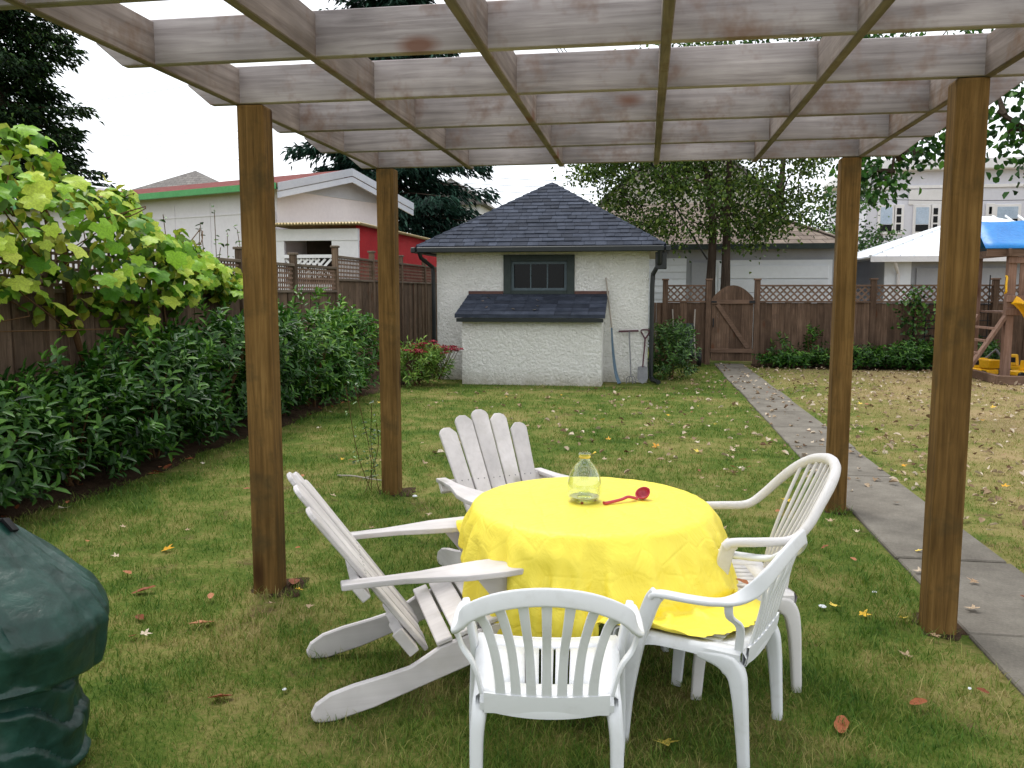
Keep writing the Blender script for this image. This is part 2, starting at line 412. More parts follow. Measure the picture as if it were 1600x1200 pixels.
class MB:
    def __init__(s):
        s.v, s.f = [], []
    def add(s, V, Fc):
        k = len(s.v)
        s.v += [tuple(p) for p in V]
        s.f += [tuple(i + k for i in f) for f in Fc]
        return s
    def box(s, x0, x1, y0, y1, z0, z1):
        V = [(x, y, z) for x in (x0, x1) for y in (y0, y1) for z in (z0, z1)]
        return s.add(V, [(0, 1, 3, 2), (4, 6, 7, 5), (0, 4, 5, 1), (2, 3, 7, 6), (0, 2, 6, 4), (1, 5, 7, 3)])
    def hull8(s, lo, hi):
        """lo, hi: 4 corner points each, same winding."""
        return s.add(list(lo) + list(hi), [(3, 2, 1, 0), (4, 5, 6, 7), (0, 1, 5, 4), (1, 2, 6, 5), (2, 3, 7, 6), (3, 0, 4, 7)])
    def beam(s, p0, p1, wd, ht, up=(0, 0, 1)):
        p0, p1 = Vector(p0), Vector(p1)
        d = (p1 - p0).normalized()
        u = Vector(up)
        sd = d.cross(u)
        if sd.length < 1e-4:
            sd = d.cross(Vector((1, 0, 0)))
        sd.normalize()
        u = sd.cross(d).normalized()
        q = [(-1, -1), (1, -1), (1, 1), (-1, 1)]
        return s.hull8([p0 + sd * a * wd / 2 + u * b * ht / 2 for a, b in q], [p1 + sd * a * wd / 2 + u * b * ht / 2 for a, b in q])
    def tube(s, pts, rad, n=8, cap=True, flat=1.0):
        pts = [Vector(p) for p in pts]
        if not hasattr(rad, '__len__'):
            rad = [rad] * len(pts)
        prev = None
        k = len(s.v)
        for i, p in enumerate(pts):
            a, b = pts[max(0, i - 1)], pts[min(len(pts) - 1, i + 1)]
            d = (b - a).normalized()
            if prev is None:
                x = d.cross(Vector((0, 0, 1)))
                if x.length < 1e-3:
                    x = d.cross(Vector((0, 1, 0)))
            else:
                x = prev - d * prev.dot(d)
            x.normalize()
            prev = x
            y = d.cross(x)
            for j in range(n):
                t = 2 * PI * j / n
                s.v.append(tuple(p + x * math.cos(t) * rad[i] + y * math.sin(t) * rad[i] * flat))
        for i in range(len(pts) - 1):
            for j in range(n):
                a, b = k + i * n + j, k + i * n + (j + 1) % n
                s.f.append((a, b, b + n, a + n))
        if cap:
            s.f.append(tuple(k + j for j in reversed(range(n))))
            e = k + (len(pts) - 1) * n
            s.f.append(tuple(e + j for j in range(n)))
        return s
    def sweep(s, pts, sides, prof, cap=True):
        """prof(i) -> list of (a, b): a along sides[i], b along the third axis."""
        k = len(s.v)
        n = None
        pts = [Vector(p) for p in pts]
        for i, p in enumerate(pts):
            d = (pts[min(len(pts) - 1, i + 1)] - pts[max(0, i - 1)]).normalized()
            x = Vector(sides[i])
            x = (x - d * x.dot(d)).normalized()
            y = d.cross(x)
            pf = prof(i)
            n = len(pf)
            for a, b in pf:
                s.v.append(tuple(p + x * a + y * b))
        for i in range(len(pts) - 1):
            for j in range(n):
                a, b = k + i * n + j, k + i * n + (j + 1) % n
                s.f.append((a, b, b + n, a + n))
        if cap:
            s.f.append(tuple(k + j for j in reversed(range(n))))
            e = k + (len(pts) - 1) * n
            s.f.append(tuple(e + j for j in range(n)))
        return s
    def lathe(s, prof, n=24, c=(0, 0, 0), closed=False):
        k = len(s.v)
        for r, z in prof:
            for j in range(n):
                t = 2 * PI * j / n
                s.v.append((c[0] + r * math.cos(t), c[1] + r * math.sin(t), c[2] + z))
        m = len(prof)
        for i in range(m if closed else m - 1):
            for j in range(n):
                a, b = k + i * n + j, k + i * n + (j + 1) % n
                a2, b2 = k + ((i + 1) % m) * n + j, k + ((i + 1) % m) * n + (j + 1) % n
                s.f.append((a, b, b2, a2))
        return s
    def prism(s, poly, lo, hi, fn):
        """poly: 2-D outline; fn(a, b, h) -> 3-D point; extruded from lo to hi."""
        m = len(poly)
        V = [fn(a, b, lo) for a, b in poly] + [fn(a, b, hi) for a, b in poly]
        Fc = [tuple(reversed(range(m))), tuple(range(m, 2 * m))]
        Fc += [(i, (i + 1) % m, m + (i + 1) % m, m + i) for i in range(m)]
        return s.add(V, Fc)
    def mesh(s, name, bevel=0.0, smooth=False, seg=1, ang=35):
        me = bpy.data.meshes.new(name)
        me.from_pydata(s.v, [], s.f)
        bm = bmesh.new()
        bm.from_mesh(me)
        bmesh.ops.recalc_face_normals(bm, faces=bm.faces)
        if bevel:
            ed = [e for e in bm.edges if len(e.link_faces) == 2 and e.calc_face_angle(0) > math.radians(ang)]
            bmesh.ops.bevel(bm, geom=ed, offset=bevel, segments=seg, affect='EDGES', profile=0.6, clamp_overlap=True)
        if smooth:
            for f in bm.faces:
                f.smooth = True
            for e in bm.edges:
                if len(e.link_faces) == 2 and e.calc_face_angle(0) > math.radians(42):
                    e.smooth = False
        bm.to_mesh(me)
        bm.free()
        return me
    def build(s, name, mat, parent=None, bevel=0.0, smooth=False, seg=1, loc=None, rot=None):
        return link(name, s.mesh(name, bevel, smooth, seg), mat, parent, loc, rot)

def np_mesh(name, V, Fq, rnd=None, smooth=False):
    """V (n,3), Fq (m,k): fast mesh, with an optional per-vertex attribute 'rnd'."""
    me = bpy.data.meshes.new(name)
    m, k = Fq.shape
    me.vertices.add(len(V))
    me.vertices.foreach_set('co', np.ascontiguousarray(V, dtype=np.float32).ravel())
    me.loops.add(m * k)
    me.loops.foreach_set('vertex_index', np.ascontiguousarray(Fq, dtype=np.int32).ravel())
    me.polygons.add(m)
    me.polygons.foreach_set('loop_start', np.arange(0, m * k, k, dtype=np.int32))
    me.update(calc_edges=True)
    if smooth:
        me.polygons.foreach_set('use_smooth', np.ones(m, dtype=bool))
    if rnd is not None:
        a = me.attributes.new('rnd', 'FLOAT', 'POINT')
        a.data.foreach_set('value', np.ascontiguousarray(rnd, dtype=np.float32))
    me.validate()
    return me

def unit(a):
    return a / (np.linalg.norm(a, axis=-1, keepdims=True) + 1e-9)
def leaf_cards(name, P, D, N, L, W, rnd, fold=0.25, droop=0.15, shape=6):
    """Leaf-shaped faces: base at P, length L along D, width W, folded on the midrib."""
    n = len(P)
    D = unit(D)
    X = unit(np.cross(D, N))
    N = np.cross(X, D)
    L, W = L[:, None], W[:, None]
    b = P
    tip = P + D * L - N * L * droop
    if shape == 4:
        mid = P + D * L * 0.45
        l = mid - X * W * 0.5 + N * W * fold
        r = mid + X * W * 0.5 + N * W * fold
        V = np.stack([b, r, tip, l], 1).reshape(-1, 3)
        i = np.arange(n)[:, None] * 4
        Fq = np.concatenate([i + np.array([[0, 1, 2]]), i + np.array([[0, 2, 3]])], 0)
        return np_mesh(name, V, Fq, np.repeat(rnd, 4))
    m1, m2 = P + D * L * 0.3, P + D * L * 0.68 - N * L * droop * 0.4
    l1, r1 = m1 - X * W * 0.45 + N * W * fold, m1 + X * W * 0.45 + N * W * fold
    l2, r2 = m2 - X * W * 0.42 + N * W * fold, m2 + X * W * 0.42 + N * W * fold
    V = np.stack([b, r1, r2, tip, l2, l1], 1).reshape(-1, 3)
    i = np.arange(n)[:, None] * 6
    Fq = np.concatenate([i + np.array([[0, 1, 2, 3]]), i + np.array([[0, 3, 4, 5]])], 0)
    return np_mesh(name, V, Fq, np.repeat(rnd, 6))
def rdir(n):
    return unit(rng.normal(size=(n, 3)))

# ================================================================== THE SETTING
# ------------------------------------------------------------------ ground, soil bed, path
tag(MB().add([(-300, -200, 0), (300, -200, 0), (300, 500, 0), (-300, 500, 0)], [(0, 1, 2, 3)]).build('ground', 'ground'), kind='structure')

def wob(y, a=0.08, p=0.0):
    return a * (math.sin(y * 2.1 + p) + 0.6 * math.sin(y * 5.3 + 1.7 * p + 1) + 0.4 * math.sin(y * 11 + p))
ys = np.arange(1.0, 19.3, 0.15)
V, Fc = [], []
for i, y in enumerate(ys):
    e = -4.42 + wob(y, 0.05) + max(0, (y - 12.5)) * 0.13
    for x, z in ((-5.6, 0.05), (-5.0, 0.06), (e - 0.25, 0.045 + 0.012 * math.sin(y * 7)), (e, 0.004)):
        V.append((x, y, z))
    if i:
        k = i * 4
        for j in range(3):
            Fc.append((k - 4 + j, k - 3 + j, k + 1 + j, k + j))
tag(MB().add(V, Fc).build('soil_bed', 'soil', smooth=True), kind='structure')
# bare earth along the foot of the rear fence and round the garage
V, Fc = [], []
for i, x in enumerate(np.arange(2.35, 12.0, 0.2)):
    V += [(x, 19.36, 0.03), (x, 18.55 + wob(x, 0.12, 2), 0.004)]
    if i:
        k = i * 2
        Fc.append((k - 2, k - 1, k + 1, k))
tag(MB().add(V, Fc).build('soil_border', 'soil'), kind='structure')

path = tag(link('garden_path', None), kind='structure')
joints = [-1.5, -0.3, 0.9, 2.05, 3.0, 4.15, 5.31, 6.45, 7.7, 9.1, 10.4, 11.7, 13.0, 14.3, 15.6, 16.9, 18.2, 19.35]
for a, b in zip(joints[:-1], joints[1:]):
    dz = R.uniform(-0.006, 0.006)
    MB().box(1.55 + R.uniform(-.012, .012), 2.2 + R.uniform(-.012, .012), a + 0.006, b - 0.006, -0.08, 0.022 + dz).build('slab', 'concrete', path, bevel=0.008)

# bare soil scuffs round the posts
POSTS = [(-2.035, 4.215), (1.44, 4.215), (-2.035, 6.48), (1.44, 6.48)]

# ------------------------------------------------------------------ stucco garage
GX0, GX1, GY0, GY1, GH = -3.87, 0.05, 15.3, 19.25, 2.38
garage = thing('stucco_garage', 'small white stucco garage with dark shingled hip roof', 'garage', (0, 0, 0))
wx0, wx1, wz0, wz1 = -2.60, -1.29, 1.60, 2.32
m = MB()
T = 0.15
m.box(GX0, wx0, GY0, GY0 + T, -0.05, GH)
m.box(wx1, GX1, GY0, GY0 + T, -0.05, GH)
m.box(wx0 - .001, wx1 + .001, GY0 + .001, GY0 + T, -0.05, wz0)
m.box(wx0 - .001, wx1 + .001, GY0 + .001, GY0 + T, wz1, GH)
m.box(GX0, GX0 + T, GY0 + T, GY1, -0.05, GH)
m.box(GX1 - T, GX1, GY0 + T, GY1, -0.05, GH)
m.box(GX0 + T, GX1 - T, GY1 - T, GY1, -0.05, GH)
m.build('wall', 'stucco', garage)
MB().box(GX0 + T, GX1 - T, GY0 + 0.6, GY0 + 0.62, 0, GH).build('interior', 'dark', garage)
# window
wn = MB()
wn.box(wx0, wx0 + 0.14, GY0 - 0.035, GY0 + 0.1, wz0, wz1).box(wx1 - 0.14, wx1, GY0 - 0.035, GY0 + 0.1, wz0, wz1)
wn.box(wx0 + .14, wx1 - .14, GY0 - 0.033, GY0 + 0.1, wz1 - 0.12, wz1).box(wx0 + .14, wx1 - .14, GY0 - 0.05, GY0 + 0.1, wz0, wz0 + 0.07)
win = wn.build('window', 'frame_dark', garage, bevel=0.005)
ix0, ix1, iz0, iz1 = wx0 + .14, wx1 - .14, wz0 + .07, wz1 - .12
wn = MB()
wn.box(ix0, ix0 + .05, GY0 + .01, GY0 + .06, iz0, iz1).box(ix1 - .05, ix1, GY0 + .01, GY0 + .06, iz0, iz1)
wn.box(ix0 + .05, ix1 - .05, GY0 + .011, GY0 + .06, iz1 - .05, iz1).box(ix0 + .05, ix1 - .05, GY0 + .011, GY0 + .06, iz0, iz0 + .045)
for k in (1, 2):
    xm = ix0 + .05 + (ix1 - ix0 - .1) * k / 3
    wn.box(xm - .012, xm + .012, GY0 + .015, GY0 + .055, iz0 + .045, iz1 - .05)
wn.build('sash', plain('sash_grey', sr(70, 82, 88), sr(84, 96, 102), 10, 0.6, 0.3), win)
for k in range(3):
    xa = ix0 + .05 + (ix1 - ix0 - .1) * k / 3
    MB().box(xa + .012, xa + (ix1 - ix0 - .1) / 3 - .012, GY0 + .034, GY0 + .038, iz0 + .045, iz1 - .05).build('pane', 'pane', win)
# hip roof: deck, shingles on the face that shows, hip caps, gutters
EX0, EX1, EY0, EY1, EZ = -4.15, 0.32, 14.92, 19.6, 2.46
AP = Vector(((EX0 + EX1) / 2, 17.15, 3.83))
A4 = [Vector((EX0, EY0, EZ)), Vector((EX1, EY0, EZ)), Vector((EX1, EY1, EZ)), Vector((EX0, EY1, EZ))]
roof = MB().add([p for p in A4] + [AP] + [p - Vector((0, 0, 0.05)) for p in A4], [(0, 1, 4), (1, 2, 4), (2, 3, 4), (3, 0, 4), (8, 7, 6, 5), (0, 5, 6, 1), (1, 6, 7, 2), (2, 7, 8, 3), (3, 8, 5, 0)]).build('roof', 'shingle', garage)
E0, E1 = A4[0], A4[1]
ux = (E1 - E0).normalized()
mid = (E0 + E1) / 2
uy = (AP - mid)
SL = uy.length
uy.normalize()
un = ux.cross(uy).normalized()
HW = (E1 - E0).length / 2
def rp(s, t, h):
    return mid + ux * s + uy * t + un * h
rows = 18
ex = SL / rows
def clipw(t):
    return HW * (1 - t / SL)
for r_ in range(rows):
    t0, t1 = r_ * ex, min((r_ + 1.25) * ex, SL)
    s = -clipw(t0) - R.uniform(0, 0.2)
    while s < clipw(t0):
        wdt = R.choice((0.16, 0.2, 0.25, 0.3))
        a0, a1 = max(s, -clipw(t0)), min(s + wdt - 0.006, clipw(t0))
        b0, b1 = max(min(a0, clipw(t1)), -clipw(t1)), max(min(a1, clipw(t1)), -clipw(t1))
        s += wdt
        if a1 - a0 < 0.02:
            continue
        th = R.choice((0.010, 0.012, 0.018))
        dt = -0.012 if r_ == 0 else R.uniform(-.004, .004)
        MB().hull8([rp(a0, t0 + dt, 0.0), rp(a1, t0 + dt, 0.0), rp(b1 + .0005, t1, 0.0), rp(b0, t1, 0.0)],
                   [rp(a0, t0 + dt, th + .008), rp(a1, t0 + dt, th + .008), rp(b1 + .0005, t1, 0.004), rp(b0, t1, 0.004)]).build('shingle', 'shingle', roof)
for k, (E, nb) in enumerate(((A4[0], A4[3]), (A4[1], A4[2]))):
    hd = AP - E
    nH = 17
    other = (nb - E).normalized()
    for i in range(nH):
        p0, p1 = E + hd * (i / nH), E + hd * min(1.0, (i + 1.2) / nH)
        d = hd.normalized()
        sx = ux if k == 0 else -ux
        a = (sx - d * sx.dot(d)).normalized() * 0.13
        b = (other - d * other.dot(d)).normalized() * 0.13
        up = Vector((0, 0, 1))
        V = [p0 + a + up * -.02, p0 + up * .04, p0 + b + up * -.02, p1 + a + up * -.035, p1 + up * .022, p1 + b + up * -.035]
        V = V + [q - up * .012 for q in V]
        MB().add(V, [(0, 1, 4, 3), (1, 2, 5, 4), (6, 9, 10, 7), (7, 10, 11, 8), (0, 6, 7, 1), (1, 7, 8, 2), (3, 4, 10, 9), (4, 5, 11, 10), (0, 3, 9, 6), (2, 8, 11, 5)]).build('hip_cap', 'shingle', roof)
MB().box(EX0 + .02, EX1 - .02, EY0 - .09, EY0 - .004, EZ - .11, EZ - .012).build('gutter', 'gutter', garage, bevel=.012)
MB().box(EX1 + .004, EX1 + .09, EY0 - .09, EY1, EZ - .11, EZ - .012).build('gutter', 'gutter', garage, bevel=.012)
MB().box(EX0 - .09, EX0 - .004, EY0 - .09, EY1, EZ - .11, EZ - .012).build('gutter', 'gutter', garage, bevel=.012)
MB().box(EX0 + .03, EX1 - .03, EY0 + .02, EY1 - .03, EZ - .07, EZ - .052).build('soffit', plain('cream_soffit', sr(190, 184, 160), None, 4), garage)
MB().tube([(GX0 - .22, EY0 - .03, EZ - .1), (GX0 - .2, EY0 - .0, EZ - .2), (GX0 - .06, GY0 - .07, EZ - .36), (GX0 - .05, GY0 - .06, EZ - .5), (GX0 - .05, GY0 - .06, 0.1)], .038, 8).build('downspout', 'gutter', garage, smooth=True)
MB().tube([(GX1 + .18, EY0 - .03, EZ - .1), (GX1 + .18, EY0 + .0, EZ - .3), (GX1 + .07, GY0 - .05, EZ - .5), (GX1 + .06, GY0 - .045, EZ - .7), (GX1 + .06, GY0 - .045, 0.12), (GX1 + .1, GY0 - .15, 0.06), (GX1 + .2, GY0 - .4, 0.05)], .042, 8).build('downspout', 'gutter', garage, smooth=True)
MB().box(GX1 + .1, GX1 + .3, GY0 - .36, GY0 - .26, EZ - .42, EZ - .12).build('bracket', 'gutter', garage, bevel=.01)
# bump-out with its own little roof
BX0, BX1, BY0 = -3.23, -0.745, 14.55
MB().add([(BX0, BY0, -.05), (BX1, BY0, -.05), (BX1, GY0 - .001, -.05), (BX0, GY0 - .001, -.05), (BX0, BY0, 1.2), (BX1, BY0, 1.2), (BX1, GY0 - .001, 1.45), (BX0, GY0 - .001, 1.45)],
         [(3, 2, 1, 0), (4, 5, 6, 7), (0, 1, 5, 4), (1, 2, 6, 5), (2, 3, 7, 6), (3, 0, 4, 7)]).build('bump_out', 'stucco', garage)
q0, q1 = Vector((BX0 - .1, BY0 - .14, 1.19)), Vector((BX1 + .06, BY0 - .14, 1.19))
q2, q3 = Vector((BX1 + .06, GY0 - .005, 1.56)), Vector((BX0 - .02, GY0 - .005, 1.56))
up = Vector((0, 0, .05))
lr = MB().hull8([q0, q1, q2, q3], [q0 + up, q1 + up, q2 + up, q3 + up]).build('lean_to_roof', 'shingle', garage)
for k in range(6):
    a, b = k / 6, min(1, (k + 1.15) / 6)
    nb = 9
    for j in range(nb):
        sa, sb = j / nb, (j + .985) / nb
        pt = lambda s, t: (q0 + (q1 - q0) * s) * (1 - t) + (q3 + (q2 - q3) * s) * t
        h0, h1 = Vector((0, 0, .066)), Vector((0, 0, .054))
        MB().hull8([pt(sa, a) + up, pt(sb, a) + up, pt(sb, b) + up, pt(sa, b) + up], [pt(sa, a) + h0, pt(sb, a) + h0, pt(sb, b) + h1, pt(sa, b) + h1]).build('shingle', 'shingle', lr)
MB().box(q0.x + .03, q1.x - .03, q0.y - .004, q0.y + .03, 1.12, 1.185).build('fascia', 'gutter', garage)
MB().box(BX0 - .03, wx0 - .006, GY0 - .03, GY0 - .003, 1.57, 1.66).build('flashing', 'flash', garage)
MB().box(wx1 + .006, BX1 + .08, GY0 - .03, GY0 - .003, 1.57, 1.66).build('flashing', 'flash', garage)

# ------------------------------------------------------------------ side fence (square lattice on top)
FX = -5.3
fence = thing('wooden_fence', 'long weathered board fence with square lattice top behind the leafy hedge', 'fence', (0, 0, 0))
pys = [3.0, 4.9, 6.75, 8.6, 10.4, 12.1, 13.85, 15.8, 17.75, 19.7, 21.7]
bd = [MB().box(-.011, .011, -.092, .092, 0, 1.6).mesh('board', bevel=.004) for _ in range(1)][0]
bd.materials.append(MT['fence'])
for i, (a, b) in enumerate(zip(pys[:-1], pys[1:])):
    st = 0.2 if a > 13 else 0.0
    n = int(round((b - a - .1) / .19))
    for j in range(n):
        y = a + .05 + (b - a - .1) * (j + .5) / n
        o_ = link('board', bd, None, fence, (FX + (.007 if j % 2 else -.007), y, .04 + st + R.uniform(-.006, .006)), (0, R.uniform(-.004, .004), R.uniform(-.02, .02)))
        o_.scale.y = (b - a - .1) / n / .184 * 1.06
    y0, y1 = a + .048, b - .048
    MB().box(FX - .045, FX + .045, y0, y1, 1.635 + st, 1.675 + st).build('rail', 'rail_h', fence, bevel=.003)
    MB().box(FX - .045, FX + .045, y0, y1, 2.03 + st, 2.07 + st).build('rail', 'rail_h', fence, bevel=.003)
    lat = MB()
    nv = int((y1 - y0) / .075)
    for j in range(nv):
        y = y0 + (y1 - y0) * (j + .5) / nv
        lat.box(FX - .012, FX - .002, y - .014, y + .014, 1.676 + st, 2.029 + st)
    for j in range(5):
        z = 1.676 + st + .353 * (j + .5) / 5
        lat.box(FX + .002, FX + .012, y0, y1, z - .014, z + .014)
    tag(lat.build('lattice', 'lattice', fence), kind='stuff')
for y in pys:
    st = 0.2 if y > 13 else 0.0
    MB().box(FX - .046, FX + .046, y - .046, y + .046, -.1, 2.2 + st).build('post', 'fence', fence, bevel=.004)
    MB().box(FX - .065, FX + .065, y - .065, y + .065, 2.201 + st, 2.235 + st).build('post_cap', 'rail_h', fence, bevel=.006)

# ------------------------------------------------------------------ rear fence, gate
RY = 19.4
rear = thing('wooden_fence', 'red brown board fence with diamond lattice top beside the arched gate', 'fence')
bd2 = MB().box(-.068, .068, -.01, .01, 0, 1.38).mesh('board', bevel=.004)
bd2.materials.append(MT['fence_red'])
pxs = [0.435, 1.40, None, 2.46, 4.92, 7.4, 9.9, 12.4]
def rear_panel(a, b):
    n = int(round((b - a - .1) / .14))
    for j in range(n):
        x = a + .05 + (b - a - .1) * (j + .5) / n
        o_ = link('board', bd2, None, rear, (x, RY + (.007 if j % 2 else -.007), .02 + R.uniform(-.006, .006)), (R.uniform(-.005, .005), 0, R.uniform(-.02, .02)))
        o_.scale.x = (b - a - .1) / n / .136 * 1.06
    x0, x1 = a + .05, b - .05
    MB().box(x0, x1, RY - .045, RY + .045, 1.405, 1.445).build('rail', 'rail_x', rear, bevel=.003)
    MB().box(x0, x1, RY - .045, RY + .045, 1.76, 1.80).build('rail', 'rail_x', rear, bevel=.003)
    lat = MB()
    z0, z1 = 1.446, 1.759
    h = z1 - z0
    for sgn, yo in ((1, -.006), (-1, .006)):
        k = x0 - h
        while k < x1:
            xa, xb = k, k + h
            pts = []
            for x, z in ((xa, z0 if sgn > 0 else z1), (xb, z1 if sgn > 0 else z0)):
                pts.append([x, z])
            (xa, za), (xb, zb) = pts
            if xb > x0 and xa < x1:
                if xa < x0:
                    za += (zb - za) * (x0 - xa) / (xb - xa); xa = x0
                if xb > x1:
                    zb = za + (zb - za) * (x1 - xa) / (xb - xa); xb = x1
                if xb - xa > .01:
                    lat.beam((xa, RY + yo, za), (xb, RY + yo, zb), .008, .036)
            k += .15
    tag(lat.build('lattice', 'lattice', rear), kind='stuff')
for a, b in ((0.1, .435), (.435, 1.40), (2.46, 4.92), (4.92, 7.4), (7.4, 9.9), (9.9, 12.4)):
    if a == 0.1:
        for x in (.17, .31):
            link('board', bd2, None, rear, (x, RY, .02))
    else:
        rear_panel(a, b)
for x in (.435, 1.40, 2.46, 4.92, 7.4, 9.9, 12.4):
    MB().box(x - .06, x + .06, RY - .06, RY + .06, -.1, 1.9).build('post', 'fence_red', rear, bevel=.005)
    MB().box(x - .078, x + .078, RY - .078, RY + .078, 1.901, 1.94).build('post_cap', 'rail_x', rear, bevel=.006)
gate = thing('garden_gate', 'arched wooden gate at the end of the concrete path', 'gate')
gx0, gx1 = 1.475, 2.385
nb = 7
gy = RY - .02
def arch(x):
    return 1.50 + .29 * (1 - ((x - (gx0 + gx1) / 2) / ((gx1 - gx0) / 2)) ** 2) ** 1.0
for j in range(nb):
    a, b = gx0 + (gx1 - gx0) * j / nb + .0008, gx0 + (gx1 - gx0) * (j + 1) / nb - .0008
    pl = [(a, .09), (b, .09)] + [(b + (a - b) * k / 4, arch(b + (a - b) * k / 4)) for k in range(5)]
    MB().prism(pl, gy - .01, gy + .01, lambda p, q, h: (p, h, q)).build('board', 'fence_red', gate, bevel=.002)
for z in (.32, 1.42):
    MB().box(gx0 - .01, gx1 + .01, gy - .05, gy - .012, z - .045, z + .045).build('rail', 'rail_x', gate, bevel=.004)
MB().beam((gx0 + .12, gy - .031, 1.36), (gx1 - .1, gy - .031, .38), .036, .09).build('brace', 'rail_x', gate, bevel=.004)
MB().box(gx0 + .02, gx0 + .05, gy - .075, gy - .051, .85, 1.05).build('latch', 'toyblack', gate, bevel=.005)
MB().box(gx1 - .1, gx1 + .03, gy - .062, gy - .0505, 1.39, 1.45).build('hinge', 'toyblack', gate)
MB().box(gx0 - .02, gx0 + .1, gy - .062, gy - .0505, 1.4, 1.44).build('hinge', 'toyblack', gate)

# ------------------------------------------------------------------ neighbour's long low house
nh = thing('bungalow', 'pale lilac bungalow with green gutter and dark red roof beyond the fence', 'house', (-8.0, 17.5, 0), math.atan2(.353, -.935))
# local: +x runs along the eave wall (away), +y points to the ... gable end is at x = 0
L_, Wd = 11.0, 4.1
EZh, RZ = 4.0, 4.52
sg = -1.0   # the building lies on the -y side of its eave wall (towards +world y)
def lw(x, y, z):
    return (x, sg * y, z)
MB().hull8([lw(0, 0, -.05), lw(L_, 0, -.05), lw(L_, Wd, -.05), lw(0, Wd, -.05)], [lw(0, 0, EZh - .12), lw(L_, 0, EZh - .12), lw(L_, Wd, EZh - .12), lw(0, Wd, EZh - .12)]).build('wall', 'lilac', nh)
ov = .35
MB().add([lw(-ov, -ov, EZh - .06), lw(L_, -ov, EZh - .06), lw(L_, Wd / 2, RZ), lw(-ov, Wd / 2, RZ), lw(-ov, Wd + ov, EZh - .06), lw(L_, Wd + ov, EZh - .06),
          lw(-ov, -ov, EZh - .14), lw(L_, -ov, EZh - .14), lw(L_, Wd / 2, RZ - .1), lw(-ov, Wd / 2, RZ - .1), lw(-ov, Wd + ov, EZh - .14), lw(L_, Wd + ov, EZh - .14)],
         [(0, 1, 2, 3), (3, 2, 5, 4), (6, 9, 8, 7), (9, 10, 11, 8), (0, 6, 7, 1), (4, 5, 11, 10), (0, 3, 9, 6), (3, 4, 10, 9), (1, 7, 8, 2), (2, 8, 11, 5)]).build('roof', 'redroof', nh)
MB().add([lw(-.02, 0, EZh - .13), lw(-.02, Wd, EZh - .13), lw(-.02, Wd / 2, RZ - .12), lw(.04, 0, EZh - .13), lw(.04, Wd, EZh - .13), lw(.04, Wd / 2, RZ - .12)],
         [(0, 1, 2), (5, 4, 3), (0, 3, 4, 1), (1, 4, 5, 2), (2, 5, 3, 0)]).build('gable', 'greyblue', nh)
for y0, y1 in ((-ov, Wd / 2), (Wd + ov, Wd / 2)):
    for k, (off, hh) in enumerate(((0, .17), (-.19, .13))):
        z0, z1 = EZh - .05 + off, RZ + .02 + off
        xx = -ov - .02 - .015 * (1 - k)
        MB().hull8([lw(xx, y0, z0 - hh), lw(xx, y1, z1 - hh), lw(xx, y1, z1), lw(xx, y0, z0)], [lw(xx - .03, y0, z0 - hh), lw(xx - .03, y1, z1 - hh), lw(xx - .03, y1, z1), lw(xx - .03, y0, z0)]).build('bargeboard', 'greyblue', nh)
MB().hull8([lw(-ov, -ov - .1, EZh - .18), lw(L_, -ov - .1, EZh - .18), lw(L_, -ov - .005, EZh - .18), lw(-ov, -ov - .005, EZh - .18)], [lw(-ov, -ov - .12, EZh - .05), lw(L_, -ov - .12, EZh - .05), lw(L_, -ov - .005, EZh - .05), lw(-ov, -ov - .005, EZh - .05)]).build('gutter', 'greengutter', nh)
MB().tube([lw(-.2, -ov - .05, EZh - .2), lw(-.1, -ov, EZh - .45), lw(.05, -.06, EZh - .7), lw(.05, -.05, 2.0), lw(.05, -.05, .1)], .045, 8).build('downspout', 'whitepaint', nh, smooth=True)
for k in range(8):
    MB().box(.9 + k * 1.22, .925 + k * 1.22, -.0, .012, .1, EZh - .3).build('batten', 'lilac', nh)
MB().box(0.03, L_ - .05, .0005, .02, EZh - .62, EZh - .585).build('batten', 'lilac', nh)
MB().box(7.2, 8.3, -1.0 * 1.3, -.35, RZ - .33, RZ - .07).build('skylight', 'metalroof', nh, bevel=.04)

# ------------------------------------------------------------------ red shed with porch front
sh = thing('garden_shed', 'red sided shed with white porch front and yellow corrugated roof edge', 'shed')
SX0, SX1, SY0, SY1, SZ = -7.75, -5.92, 16.8, 24.5, 3.05
MB().box(SX1 - .08, SX1, SY0 + .1, SY1, -.05, SZ).build('side_wall', 'redwall', sh)
MB().box(SX0, SX1 - .09, SY1 - .1, SY1, -.05, SZ).build('back_wall', 'redwall', sh)
MB().box(SX1 - .58, SX1 - .002, SY0, SY0 + .08, -.05, SZ - .12).build('front_panel', 'whitepaint', sh)
MB().box(SX0, SX1 - .59, SY0, SY0 + .08, -.05, 1.8).build('front_panel', 'whitepaint', sh)
MB().box(SX0, SX0 + .2, SY0, SY0 + .08, 1.8, SZ - .12).build('post', 'whitepaint', sh)
MB().box(SX0, SX1, SY0 - .02, SY0 + .1, SZ - .34, SZ - .1).build('beam', 'whitepaint', sh)
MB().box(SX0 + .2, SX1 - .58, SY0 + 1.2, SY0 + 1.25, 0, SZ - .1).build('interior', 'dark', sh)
MB().box(SX0 + .2, SX1 - .58, SY0 - .03, SY0 + .05, 2.35, 2.42).build('sill', 'whitepaint', sh)
lat = MB()
zz0, zz1 = 1.95, 2.33
k = SX0 + .2
while k < SX1 - .9:
    lat.beam((k, SY0 + .02, zz0), (k + .38, SY0 + .02, zz1), .01, .05).beam((k, SY0 + .04, zz1), (k + .38, SY0 + .04, zz0), .01, .05)
    k += .13
tag(lat.build('lattice', 'whitepaint', sh), kind='stuff')
V, Fc = [], []
nn = 120
